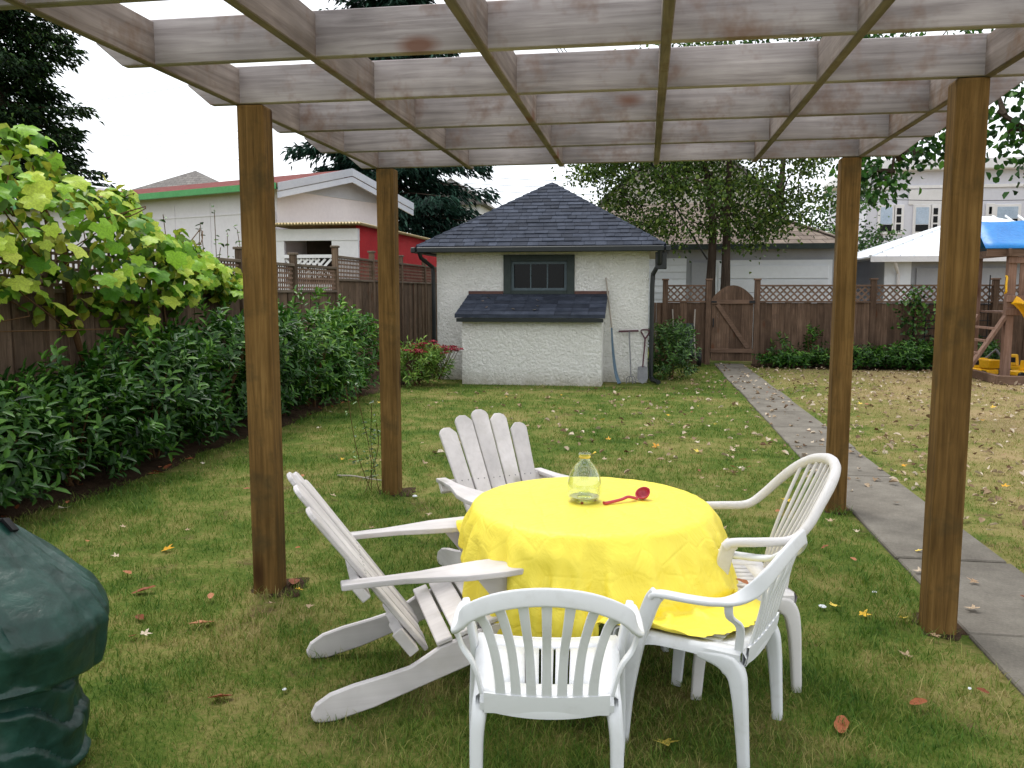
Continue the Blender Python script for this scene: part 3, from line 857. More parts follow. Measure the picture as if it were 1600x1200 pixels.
for i in range(nn + 1):
    x = SX0 - .1 + (SX1 + .25 - SX0) * i / nn
    z = .02 * math.sin(i * 2 * PI / 4)
    V += [(x, SY0 - .3, SZ + z + .0), (x, SY1, SZ + z + .02), (x, SY0 - .3, SZ + z - .012), (x, SY1, SZ + z + .008)]
    if i:
        k = i * 4
        Fc += [(k - 4, k, k + 1, k - 3), (k - 2, k - 1, k + 3, k + 2), (k - 4, k - 2, k + 2, k)]
MB().add(V, Fc).build('roof', 'corrug', sh)

# ------------------------------------------------------------------ buildings over the lane
def hip_house(name, label, x0, x1, y0, y1, ez, rz, inset, wallmat, roofmat, ov=.35, fas='greywall'):
    t = thing(name, label, 'house')
    MB().box(x0, x1, y0, y1, -.05, ez).build('wall', wallmat, t)
    ym = (y0 + y1) / 2
    P = [(x0 - ov, y0 - ov, ez), (x1 + ov, y0 - ov, ez), (x1 + ov, y1 + ov, ez), (x0 - ov, y1 + ov, ez), (x0 + inset, ym, rz), (x1 - inset, ym, rz)]
    rf = MB().add(P + [(p[0], p[1], p[2] - .04) for p in P[:4]], [(0, 1, 5, 4), (1, 2, 5), (2, 3, 4, 5), (3, 0, 4), (9, 8, 7, 6), (0, 6, 7, 1), (1, 7, 8, 2), (2, 8, 9, 3), (3, 9, 6, 0)]).build('roof', roofmat, t)
    MB().box(x0 - ov, x1 + ov, y0 - ov - .08, y0 - ov - .004, ez - .16, ez - .005).build('gutter', fas, t)
    return t, rf
g2, rf2 = hip_house('brown_roofed_garage', 'long white garage with brown shingled hip roof across the lane', -4.0, 5.3, 25.0, 31.0, 3.0, 4.5, 2.6, 'greywall', 'brownroof', fas='frame_dark')
MB().beam(Vector((5.65, 24.65, 3.02)), Vector((2.7, 28, 4.53)), .2, .03).build('hip_cap', 'brownroof', rf2)
for a, b in ((-3.3, -0.9), (2.05, 5.1)):
    dr = MB().box(a - .1, b + .1, 24.95, 24.995, 0, 2.55).build('door_frame', 'whitesiding', g2)
    for k in range(6):
        MB().box(a, b, 24.91, 24.949, .02 + k * .4, .4 + k * .4).build('door_panel', 'whitesiding', dr, bevel=.012)
for k in range(13):
    MB().hull8([(-.8, 24.955, .02 + k * .2), (1.15, 24.955, .02 + k * .2), (1.15, 24.99, .02 + k * .2), (-.8, 24.99, .02 + k * .2)], [(-.8, 24.98, .215 + k * .2), (1.15, 24.98, .215 + k * .2), (1.15, 24.99, .215 + k * .2), (-.8, 24.99, .215 + k * .2)]).build('siding_board', 'whitesiding', g2)
MB().box(1.3, 1.9, 24.93, 24.99, 0, 2.5).build('door', 'greywall', g2, bevel=.01)

# tall gabled house behind the orchard tree
gh = thing('gabled_house', 'tall beige gabled house half hidden behind the orchard tree', 'house')
cx, hw_, yy, ez, rz = 1.65, 3.25, 36.0, 5.6, 8.4
MB().hull8([(cx - hw_, yy, -.05), (cx + hw_, yy, -.05), (cx + hw_, yy + 8, -.05), (cx - hw_, yy + 8, -.05)], [(cx - hw_, yy, ez), (cx + hw_, yy, ez), (cx + hw_, yy + 8, ez), (cx - hw_, yy + 8, ez)]).build('wall', 'beige', gh)
MB().add([(cx - hw_, yy, ez), (cx + hw_, yy, ez), (cx, yy, rz), (cx - hw_, yy + 8, ez), (cx + hw_, yy + 8, ez), (cx, yy + 8, rz)], [(0, 1, 2), (5, 4, 3), (0, 3, 4, 1), (1, 4, 5, 2), (2, 5, 3, 0)]).build('gable', 'beige', gh)
for sgn in (-1, 1):
    e = Vector((cx + sgn * (hw_ + .4), 0, ez - .35))
    a = Vector((cx, 0, rz + .02))
    u2 = Vector((0, 0, .16))
    MB().hull8([e + Vector((0, yy - .4, 0)), a + Vector((0, yy - .4, 0)), a + Vector((0, yy + 8.3, 0)), e + Vector((0, yy + 8.3, 0))], [e + u2 + Vector((0, yy - .4, 0)), a + u2 + Vector((0, yy - .4, 0)), a + u2 + Vector((0, yy + 8.3, 0)), e + u2 + Vector((0, yy + 8.3, 0))]).build('roof', 'greyroof', gh)
for k in range(14):
    MB().box(cx - hw_ + .3 + k * .46, cx - hw_ + .36 + k * .46, yy - .03, yy - .002, .3, ez).build('batten', 'beige', gh)
for x in (cx - 1.5, cx + 1.0):
    wq = MB().box(x, x + 1.0, yy - .05, yy - .003, 3.6, 4.9).build('window', 'whitepaint', gh)
    MB().box(x + .1, x + .9, yy - .06, yy - .051, 3.7, 4.8).build('pane', 'winpane', wq)

# white metal-roofed garage
mg, rf3 = hip_house('metal_roofed_garage', 'white garage with pale standing seam metal hip roof', 6.6, 13.6, 25.0, 31.0, 2.62, 3.95, 3.2, 'greywall', 'metalroof', .5, 'whitepaint')
MB().box(6.6, 7.3, 24.93, 24.99, 0, 2.5).build('wall_panel', 'whitesiding', mg)
MB().box(7.45, 10.2, 24.94, 24.992, 0, 2.3).build('door', 'greywall', mg)
for k in range(22):
    x = 6.15 + k * .36
    P0 = Vector((x, 24.5, 2.63))
    tt = min(1, (x - 6.1) / 3.7)
    P1 = Vector((x, 24.5 + 3.5 * tt, 2.63 + 1.33 * tt))
    if tt > .06:
        MB().beam(P0, P1, .03, .05).build('seam', 'metalroof', rf3)
MB().beam(Vector((6.1, 24.5, 2.63)), Vector((9.8, 28, 3.96)), .09, .05).build('hip_cap', 'metalroof', rf3)
MB().tube([(6.75, 24.55, 2.5), (6.8, 24.6, 2.35), (6.95, 24.88, 2.15), (6.95, 24.88, .1)], .05, 8).build('downspout', 'whitepaint', mg, smooth=True)

# two-storey white house
wh = thing('white_house', 'two storey white house with flat cornice and tall sash windows', 'house')
HY = 45.0
MB().box(10.9, 26, HY, HY + 9, -.05, 7.6).build('wall', 'housewall', wh)
MB().box(10.6, 26.3, HY - .45, HY + 9.3, 7.6, 8.15).build('cornice', 'whitepaint', wh, bevel=.04)
MB().box(10.85, 26, HY - .08, HY - .003, 6.75, 6.9).build('string_course', 'whitepaint', wh)
def hwin(u0, v0, u1, v1, lites=0):
    a, b = ony(u0, v1, HY), ony(u1, v0, HY)
    f = MB().box(a.x - .14, b.x + .14, HY - .09, HY - .003, a.z - .14, b.z + .14).build('window', 'whitepaint', wh, bevel=.02)
    if lites:
        h = (b.z - a.z) / lites
        for k in range(lites):
            MB().box(a.x, b.x, HY - .105, HY - .091, a.z + k * h + .04, a.z + (k + 1) * h - .04).build('pane', 'pane', f)
    else:
        MB().box(a.x, b.x, HY - .105, HY - .091, a.z + (b.z - a.z) * .3, b.z).build('pane', 'winpane', f)
        MB().box(a.x, b.x, HY - .104, HY - .0905, a.z, a.z + (b.z - a.z) * .28).build('pane', 'pane', f)
for args in ((1374, 324, 1394, 362), (1399, 324, 1408, 362, 3), (1429, 324, 1451, 362), (1456, 324, 1465, 362, 3), (1543, 322, 1549, 350, 2), (1556, 323, 1590, 350), (1480, 324, 1500, 362)):
    hwin(*args)
MB().box(ony(1420, 300, HY).x, ony(1472, 300, HY).x, HY - .06, HY - .003, 5.95, 6.7).build('panel', 'whitepaint', wh, bevel=.02)

# far roofs left of the cypress
fr = thing('distant_house', 'small grey hip roofed house far behind the lilac bungalow', 'house')
p = ony(268, 285, 48)
MB().box(p.x - 2.0, p.x + 2.3, 48, 53, 0, p.z - .4).build('wall', 'greywall', fr)
MB().add([(p.x - 2.6, 47.5, p.z - .5), (p.x + 2.9, 47.5, p.z - .5), (p.x + 2.9, 53.5, p.z - .5), (p.x - 2.6, 53.5, p.z - .5), (p.x + .2, 50.5, p.z + 1.05)], [(0, 1, 4), (1, 2, 4), (2, 3, 4), (3, 0, 4), (3, 2, 1, 0)]).build('roof', 'greyroof', fr)

# ================================================================== PERGOLA
PZ = 2.607
perg = thing('pergola', 'open timber pergola with four brown posts and grey crossing beams', 'pergola')
pm = MB().box(-.07, .07, -.07, .07, -.1, PZ).mesh('post', bevel=.012, seg=2)
pm.materials.append(MT['post'])
for (x, y), a, dx in zip(POSTS, (.06, -.03, .02, -.04), (0, 0, 0, 0)):
    link('post', pm, None, perg, (x, y, 0), (0, 0, a))
BH, BT = .185, .042
rowy = [-.365, .39, 1.145, 1.9, 2.655, 3.41, 4.165, 4.92, 5.675, 6.43]  # rows nearest the camera are unseen, added overhead for the shade they give
for y in rowy:
    z0 = PZ + .003
    l = -2.36 + R.uniform(-.02, .02)
    r_ = 1.97 + R.uniform(-.02, .02)
    pl = [(l + .12, z0), (r_ - .22, z0), (r_ - .02, z0 + .15), (r_, z0 + BH), (l, z0 + BH), (l, z0 + .1)]
    MB().prism(pl, -BT / 2, BT / 2, lambda p, q, h: (p, h, q)).build('cross_beam', 'beam_x', perg, bevel=.004, loc=(0, y, 0))
for k in range(6):
    x = -2.1 + .72 * k
    pl = [(-1.0, PZ), (6.56, PZ), (6.64, PZ + .05), (6.66, PZ + BH - .005), (-1.0, PZ + BH - .005)]
    MB().prism(pl, -BT / 2, BT / 2, lambda p, q, h: (h, p, q)).build('rafter', 'beam_y', perg, bevel=.004, loc=(x, 0, 0))

# ================================================================== FURNITURE
def adirondack(label, loc, rz):
    t = thing('adirondack_chair', label, 'chair', loc, rz, 'white wooden garden chairs')
    for s in (-1, 1):
        pl = [(0.0, 0.0), (.05, .0), (.2, .035), (.87, .255), (.88, .385), (.46, .25), (.40, .215), (.34, .182), (.24, .158), (.12, .135), (.03, .11), (-.025, .075), (-.045, .035), (-.03, .005)]
        MB().prism(pl, s * .292 - .013, s * .292 + .013, lambda p, q, h: (p, h, q)).build('side_rail', 'whitewood', t, bevel=.006)
        MB().box(.75, .85, s * .318 - .012, s * .318 + .012, 0, .531).build('front_leg', 'whitewood', t, bevel=.005)
        # arm: narrow behind, paddle in front
        o = [(.08, -.035), (.2, -.036), (.32, -.042), (.43, -.066), (.55, -.094), (.7, -.1), (.82, -.085), (.885, -.05), (.905, 0), (.895, .04), (.85, .068), (.75, .078), (.62, .074), (.5, .055), (.38, .03), (.25, .024), (.08, .028)]
        MB().prism([(a, s * (b * -1) + s * .315) for a, b in o], 0, .024, lambda p, q, h: (p, q, .532 + .03 * (p - .1) + h)).build('arm', 'whitewood', t, bevel=.006, seg=2)
        MB().hull8([(.70, s * .318 - .011, .40), (.749, s * .318 - .011, .40), (.749, s * .318 + .011, .40), (.70, s * .318 + .011, .40)], [(.60, s * .318 - .011, .531), (.749, s * .318 - .011, .531), (.749, s * .318 + .011, .531), (.60, s * .318 + .011, .531)]).build('bracket', 'whitewood', t)
    # back: five fanned slats with rounded tops
    b0, bd_ = Vector((.415, 0, .20)), Vector((-.59, 0, .807)).normalized()
    bn = Vector((.807, 0, .59)).normalized()
    for k in range(-2, 3):
        ln = (.885, .85, .775)[abs(k)]
        yb, yt = k * .088, k * .118
        wb, wt = .040, .0555
        pl = [(yb - wb, 0), (yb + wb, 0), (yt + wt, ln - .04), (yt + wt * .8, ln - .016 - (.012 if k < 0 else 0)), (yt + wt * .35, ln - .002), (yt - wt * .35, ln - .002), (yt - wt * .8, ln - .016 - (.012 if k > 0 else 0)), (yt - wt, ln - .04)]
        off = R.uniform(-.003, .003)
        sl_ = MB().prism(pl, off, off + .02, lambda p, q, h: b0 + bd_ * q + Vector((0, 1, 0)) * p + bn * h).build('back_slat', 'whitewood', t, bevel=.004)
        for j in (-.02, .02):
            c = b0 + bd_ * .42 + Vector((0, yb + (yt - yb) * .48 + j, 0)) + bn * (off + .0201)
            MB().tube([c, c + bn * .001], .004, 6).build('screw', 'steel', sl_)
    MB().beam(b0 + bd_ * .41 - bn * .024 + Vector((0, -.35, 0)), b0 + bd_ * .41 - bn * .024 + Vector((0, .35, 0)), .07, .038, up=bn).build('arm_rail', 'whitewood', t, bevel=.004)
    # scalloped lower brace behind the slats
    pl = []
    for i in range(25):
        y = -.279 + .558 * i / 24
        pl.append((y, .16 + .012 * math.cos(i * 2 * PI / 4.8)))
    pl += [(.279, .05), (-.279, .05)]
    MB().prism(pl, -.05, -.006, lambda p, q, h: b0 + bd_ * q + Vector((0, 1, 0)) * p + bn * h).build('back_brace', 'whitewood', t, bevel=.003)
    # seat slats on the sloping rails
    s0, s1 = Vector((.45, 0, .253)), Vector((.885, 0, .392))
    u = (s1 - s0).normalized()
    nrm = Vector((-u.z, 0, u.x))
    d = 0.0
    for k, wd in enumerate((.066, .094, .094, .094, .094)):
        c = s0 + u * (d + wd / 2) + nrm * (.011 + R.uniform(-.001, .002))
        d += wd + .013
        MB().beam(c + Vector((0, -.308, 0)), c + Vector((0, .308, 0)), wd, .02, up=nrm).build('seat_slat', 'whitewood', t, bevel=.004)
    c = s0 + u * (d + .01) + Vector((0, 0, -.03))
    MB().beam(c + Vector((0, -.305, 0)), c + Vector((0, .305, 0)), .02, .085, up=(.15, 0, 1)).build('front_apron', 'whitewood', t, bevel=.004)
    return t
adirondack('low slatted white wooden chair seen from its side, beside the brown post', (-1.325, 3.165, 0), math.radians(24.5))
adirondack('fan backed white wooden chair standing behind the yellow table', (-.964, 4.96, 0), math.radians(-55.2))

def bez(pts, n):
    """Catmull-Rom through pts."""
    P = [Vector(p) for p in pts]
    P = [P[0] * 2 - P[1]] + P + [P[-1] * 2 - P[-2]]
    o = []
    for i in range(1, len(P) - 2):
        for k in range(n):
            t = k / n
            a, b, c, d = P[i - 1], P[i], P[i + 1], P[i + 2]
            o.append(.5 * ((2 * b) + (c - a) * t + (2 * a - 5 * b + 4 * c - d) * t * t + (3 * b - a - 3 * c + d) * t ** 3))
    o.append(P[-2])
    return o
def rrect(w_, h_, r_=.35, n=3):
    o = []
    r = min(w_, h_) * r_
    for cx_, cy_, a0 in ((w_ / 2 - r, h_ / 2 - r, 0), (-w_ / 2 + r, h_ / 2 - r, 90), (-w_ / 2 + r, -h_ / 2 + r, 180), (w_ / 2 - r, -h_ / 2 + r, 270)):
        for k in range(n + 1):
            a = math.radians(a0 + 90 * k / n)
            o.append((cx_ + r * math.cos(a), cy_ + r * math.sin(a)))
    return o

def seat_outline(x, wf, wr):
    t = (x + .24) / .45
    return wr + (wf - wr) * t

def resin_chair(label, loc, rz, high=False, mat='plastic'):
    t = thing('plastic_chair', label, 'chair', loc, rz, 'white plastic garden chairs')
    SZ_ = .425
    xr, xf = -.225, .205
    wr, wf = .205, .245
    # seat: rim + slats with slots between
    def seat_z(x, y):
        return SZ_ - .012 * (1 - (2 * y / .44) ** 2) + .015 * (x - 0.0)
    seat = link('seat', None, parent=t)
    m = MB()
    nx, ny = 9, 7
    for sgn in (1, -1):          # side borders
        for i in range(nx):
            x0, x1 = xr + (xf - xr) * i / nx, xr + (xf - xr) * (i + 1) / nx
            e0, e1 = seat_outline(x0, wf, wr), seat_outline(x1, wf, wr)
            a, b = e0 - .06, e1 - .06
            th = .012
            q = [(x0, sgn * a, seat_z(x0, a)), (x1, sgn * b, seat_z(x1, b)), (x1, sgn * e1, seat_z(x1, e1) + .002), (x0, sgn * e0, seat_z(x0, e0) + .002)]
            m.add(q, [(0, 1, 2, 3) if sgn > 0 else (3, 2, 1, 0)])
    for xa, xb in ((xr, xr + .09), (xf - .08, xf)):   # rear and front borders
        for j in range(ny):
            ya0, ya1 = [-(seat_outline(xa, wf, wr) - .06) + 2 * (seat_outline(xa, wf, wr) - .06) * (j + k) / ny for k in (0, 1)]
            yb0, yb1 = [-(seat_outline(xb, wf, wr) - .06) + 2 * (seat_outline(xb, wf, wr) - .06) * (j + k) / ny for k in (0, 1)]
            m.add([(xa, ya0, seat_z(xa, ya0)), (xb, yb0, seat_z(xb, yb0)), (xb, yb1, seat_z(xb, yb1)), (xa, ya1, seat_z(xa, ya1))], [(0, 1, 2, 3)])
    nsl = 7
    for j in range(nsl):         # slats running front to back
        for i in range(4):
            x0, x1 = xr + .09 + (xf - xr - .17) * i / 4, xr + .09 + (xf - xr - .17) * (i + 1) / 4
            e0, e1 = seat_outline(x0, wf, wr) - .06, seat_outline(x1, wf, wr) - .06
            g0, g1 = .004, .004
            ya = -e0 + 2 * e0 * j / nsl + g0
            yb = -e0 + 2 * e0 * (j + 1) / nsl - g0
            yc = -e1 + 2 * e1 * j / nsl + g1
            yd = -e1 + 2 * e1 * (j + 1) / nsl - g1
            m.add([(x0, ya, seat_z(x0, ya)), (x1, yc, seat_z(x1, yc)), (x1, yd, seat_z(x1, yd)), (x0, yb, seat_z(x0, yb))], [(0, 1, 2, 3)])
    # rounded front lip
    for j in range(10):
        ya, yb = [-(wf) + 2 * wf * (j + k) / 10 for k in (0, 1)]
        for (xa, za), (xb, zb) in zip(((0, 0), (.018, -.004), (.032, -.018), (.036, -.04)), ((.018, -.004), (.032, -.018), (.036, -.04), (.034, -.055))):
            m.add([(xf + xa, ya, seat_z(xf, ya) + za), (xf + xb, ya, seat_z(xf, ya) + zb), (xf + xb, yb, seat_z(xf, yb) + zb), (xf + xa, yb, seat_z(xf, yb) + za)], [(0, 1, 2, 3)])
    me = m.mesh('seat_shell')
    for p in me.polygons:
        p.use_smooth = True
    bmx = bmesh.new(); bmx.from_mesh(me)
    bmesh.ops.remove_doubles(bmx, verts=bmx.verts, dist=.0005)
    bmesh.ops.recalc_face_normals(bmx, faces=bmx.faces)
    bmx.to_mesh(me); bmx.free()
    ss = link('seat_shell', me, mat, seat)
    md = ss.modifiers.new('thickness', 'SOLIDIFY'); md.thickness = .007; md.offset = -1
    # skirts: arched side aprons and a rear apron
    for sgn in (1, -1):
        n = 16
        V, Fc = [], []
        for i in range(n + 1):
            s_ = i / n
            x = xr + (xf - xr) * s_
            e = seat_outline(x, wf, wr)
            dp = .035 + .10 * (abs(2 * s_ - 1) ** 4)
            zt = seat_z(x, e) + .0015
            V += [(x, sgn * e, zt), (x, sgn * (e + .012), zt - .01), (x, sgn * (e + .016), zt - dp), (x, sgn * (e + .009), zt - dp), (x, sgn * (e + .004), zt - .012)]
            if i:
                k = i * 5
                for a, b in ((0, 1), (1, 2), (2, 3), (3, 4), (4, 0)):
                    Fc.append((k - 5 + a, k - 5 + b, k + b, k + a))
        MB().add(V, Fc).build('apron', mat, seat, smooth=True)
    V, Fc = [], []
    for i in range(13):
        s_ = i / 12
        y = -wr + 2 * wr * s_
        dp = .045 + .018 * (1 - (2 * s_ - 1) ** 2)
        V += [(xr - .004, y, seat_z(xr, y) + .002), (xr - .018, y, seat_z(xr, y) - .02), (xr - .012, y, seat_z(xr, y) - dp), (xr - .004, y, seat_z(xr, y) - dp)]
        if i:
            k = i * 4
            for a, b in ((0, 1), (1, 2), (2, 3), (3, 0)):
                Fc.append((k - 4 + a, k - 4 + b, k + b, k + a))
    MB().add(V, Fc).build('apron', mat, seat, smooth=True)
    # legs
    AZ = .60 if not high else .66
    for sgn in (1, -1):
        pts = bez([(-.25, sgn * .214, 0), (-.24, sgn * .216, .14), (-.228, sgn * .216, .27), (-.21, sgn * .21, .345), (-.165, sgn * .208, .378), (-.08, sgn * .212, .39)], 5)
        nl = len(pts)
        wd = [.040 + .038 * min(1, i / (nl * .7)) ** 1.6 for i in range(nl)]
        MB().sweep(pts, [(0, 1, 0)] * nl, lambda i: rrect(.034 + .012 * min(1, i / (nl * .6)), wd[i] if i < nl * .7 else wd[i] * (1 - .62 * (i / (nl - 1) - .7) / .3), .3)).build('leg', mat, t, smooth=True)
        pts = bez([(.185, sgn * .266, 0), (.17, sgn * .264, .2), (.135, sgn * .255, .40), (.105, sgn * .262, .49), (.075, sgn * .272, AZ - .035), (.055, sgn * .276, AZ - .006)], 4)
        MB().sweep(pts, [(1, 0, 0)] * len(pts), lambda i: rrect(.042 + .016 * math.sin(min(1, i / len(pts) * 1.7) * PI / 2), .026, .3)).build('leg', mat, t, smooth=True)
    # arm and back rail in one sweep
    if not high:
        half = [(.075, .272, AZ - .022), (.05, .277, AZ - .004), (-.05, .281, AZ), (-.15, .278, AZ + .006), (-.215, .272, AZ + .028), (-.272, .26, AZ + .072), (-.316, .224, AZ + .128), (-.343, .125, AZ + .174), (-.352, 0, AZ + .19)]
    else:
        half = [(.09, .282, AZ - .02), (.06, .286, AZ - .002), (-.06, .288, AZ), (-.18, .284, AZ + .006), (-.25, .268, AZ + .06), (-.31, .232, AZ + .135), (-.37, .185, AZ + .205), (-.415, .12, AZ + .25), (-.437, .05, AZ + .268), (-.44, 0, AZ + .272)]
    full = half + [(x, -y, z) for x, y, z in reversed(half[:-1])]
    pts = bez(full, 4)
    N = len(pts)
    def side_at(i):
        s_ = i / (N - 1)
        k = max(0.0, 1 - abs(s_ - .5) / .26)
        k = min(1.0, k * 1.6)
        a = Vector((0, 1 if s_ < .5 else -1, 0)) * (1 - k) + Vector((.25, 0, 1)) * k
        return a.normalized()
    sides = []
    for i in range(N):
        a = Vector((0, 1, 0)) if i < N / 2 else Vector((0, 1, 0))
        sides.append(a)
    if high:
        MB().tube(pts, [.019 + .005 * max(0, 1 - abs(i / (N - 1) - .5) / .3) for i in range(N)], 12).build('arm_rail', mat, t, smooth=True)
    else:
        # flat band that rolls from level (arms) to upright (back)
        m = MB()
        k0 = 0
        prof_n = 10
        for i, p in enumerate(pts):
            d = (pts[min(N - 1, i + 1)] - pts[max(0, i - 1)]).normalized()
            s_ = i / (N - 1)
            roll = min(1, max(0, 1 - (abs(s_ - .5) - .16) / .14))
            out_ = d.cross(Vector((0, 0, 1))).normalized() * -1
            upv = Vector((0, 0, 1))
            wdir = (out_ * (1 - roll) + (upv * .98 - Vector((-.2, 0, 0))) * roll).normalized()
            wdir = (wdir - d * wdir.dot(d)).normalized()
            tdir = d.cross(wdir).normalized()
            pf = rrect(.046 + .008 * roll, .022 - .006 * roll, .45, 3)
            prof_n = len(pf)
            cc = p - upv * .012 * roll
            for a, b in pf:
                m.v.append(tuple(cc + wdir * a + tdir * b))
        for i in range(N - 1):
            for j in range(prof_n):
                a, b = i * prof_n + j, i * prof_n + (j + 1) % prof_n
                m.f.append((a, b, b + prof_n, a + prof_n))
        m.f.append(tuple(range(prof_n)))
        m.f.append(tuple((N - 1) * prof_n + j for j in range(prof_n)))
        m.build('arm_rail', mat, t, smooth=True)
    # back slats
    if not high:
        for k in range(-3, 4):
            yb, yt = k * .047, k * .071
            zt = AZ + .166 - .0062 * k * k
            xt = -.340 + .0028 * k * k
            pts2 = bez([(xr - .01, yb, SZ_ - .012), (xr - .03, yb * 1.02, SZ_ + .06), (-.28, yb * 1.12 , SZ_ + .16), (xt + .02, (yb + yt) / 2 + .1 * (yt - yb), SZ_ + .25), (xt, yt, zt)], 4)
            n2 = len(pts2)
            MB().sweep(pts2, [(0, 1, 0)] * n2, lambda i: rrect(.033 - .006 * math.sin(PI * min(1, i / n2)) + (.014 if abs(k) == 3 and i > n2 * .8 else 0), .012, .35, 2)).build('back_slat', mat, t, smooth=True)
        V, Fc = [], []
        for i in range(13):
            y = -.192 + .384 * i / 12
            z1 = SZ_ - .002 + .012 * abs(y / .19) ** 2
            V += [(xr - .006, y, SZ_ - .06), (xr - .012, y, SZ_ - .02), (xr - .016, y, z1), (xr - .024, y, z1), (xr - .022, y, SZ_ - .02), (xr - .014, y, SZ_ - .06)]
            if i:
                q = i * 6
                for a, b in ((0, 1), (1, 2), (2, 3), (3, 4), (4, 5), (5, 0)):
                    Fc.append((q - 6 + a, q - 6 + b, q + b, q + a))
        MB().add(V, Fc).build('back_panel', mat, t, smooth=True)
        for sgn in (1, -1):   # strap joining the rail to the seat corner
            pts2 = bez([(-.215, sgn * .2, SZ_ - .005), (-.225, sgn * .225, SZ_ + .09), (-.20, sgn * .262, AZ - .04), (-.20, sgn * .278, AZ + .012)], 4)
            MB().sweep(pts2, [(1, 0, 0)] * len(pts2), lambda i: rrect(.03, .012, .35, 2)).build('back_stay', mat, t, smooth=True)
    else:
        for k in range(-4, 5):
            yb, yt = k * .033, k * .041
            for (xa, ya, za), (xb, yb2, zb) in zip(half[:-1], half[1:]):
                if yb2 <= abs(yt) <= ya and za > AZ + .1:
                    f_ = (abs(yt) - yb2) / max(1e-6, ya - yb2)
                    xt, zt = xb + (xa - xb) * f_, zb + (za - zb) * f_
            pts2 = bez([(xr + .004, yb, SZ_ - .012), (xr - .012, yb * 1.03, SZ_ + .09), ((xr + xt) / 2 - .005, (yb + yt) / 2, SZ_ + .29), (xt, yt, zt)], 4)
            MB().tube(pts2, .0078, 8).build('back_slat', mat, t, smooth=True)
    return t
resin_chair('white plastic armchair seen from behind, nearest the camera', (-.304, 2.645, 0), math.radians(96.3))
resin_chair('white plastic armchair with the yellow cloth corner lying on its seat', (.219, 3.108, 0), math.radians(156.5))
resin_chair('high backed white plastic armchair with narrow slats beside the far brown post', (.36, 3.61, 0), math.radians(191), True, 'plastic_old')

# ------------------------------------------------------------------ round table
TC, TR, TZ = Vector((-.225, 3.645, 0)), .532, .712
tb = thing('round_table', 'round white plastic table hidden under the yellow cloth', 'table', TC)
MB().lathe([(0, TZ - .028), (TR - .05, TZ - .028), (TR - .024, TZ - .022), (TR - .02, TZ - .014), (TR - .026, TZ - .006), (TR - .04, TZ - .004), (0, TZ - .004)], 48).build('tabletop', 'tabletop', tb, smooth=True)
for a in (20, 110, 200, 290):
    ca, sa = math.cos(math.radians(a)), math.sin(math.radians(a))
    pts = [(ca * .36, sa * .36, 0), (ca * .35, sa * .35, .35), (ca * .33, sa * .33, TZ - .03)]
    MB().sweep(pts, [(-sa, ca, 0)] * 3, lambda i: rrect(.05 + .012 * i, .03 + .006 * i, .3)).build('leg', 'tabletop', tb, smooth=True)

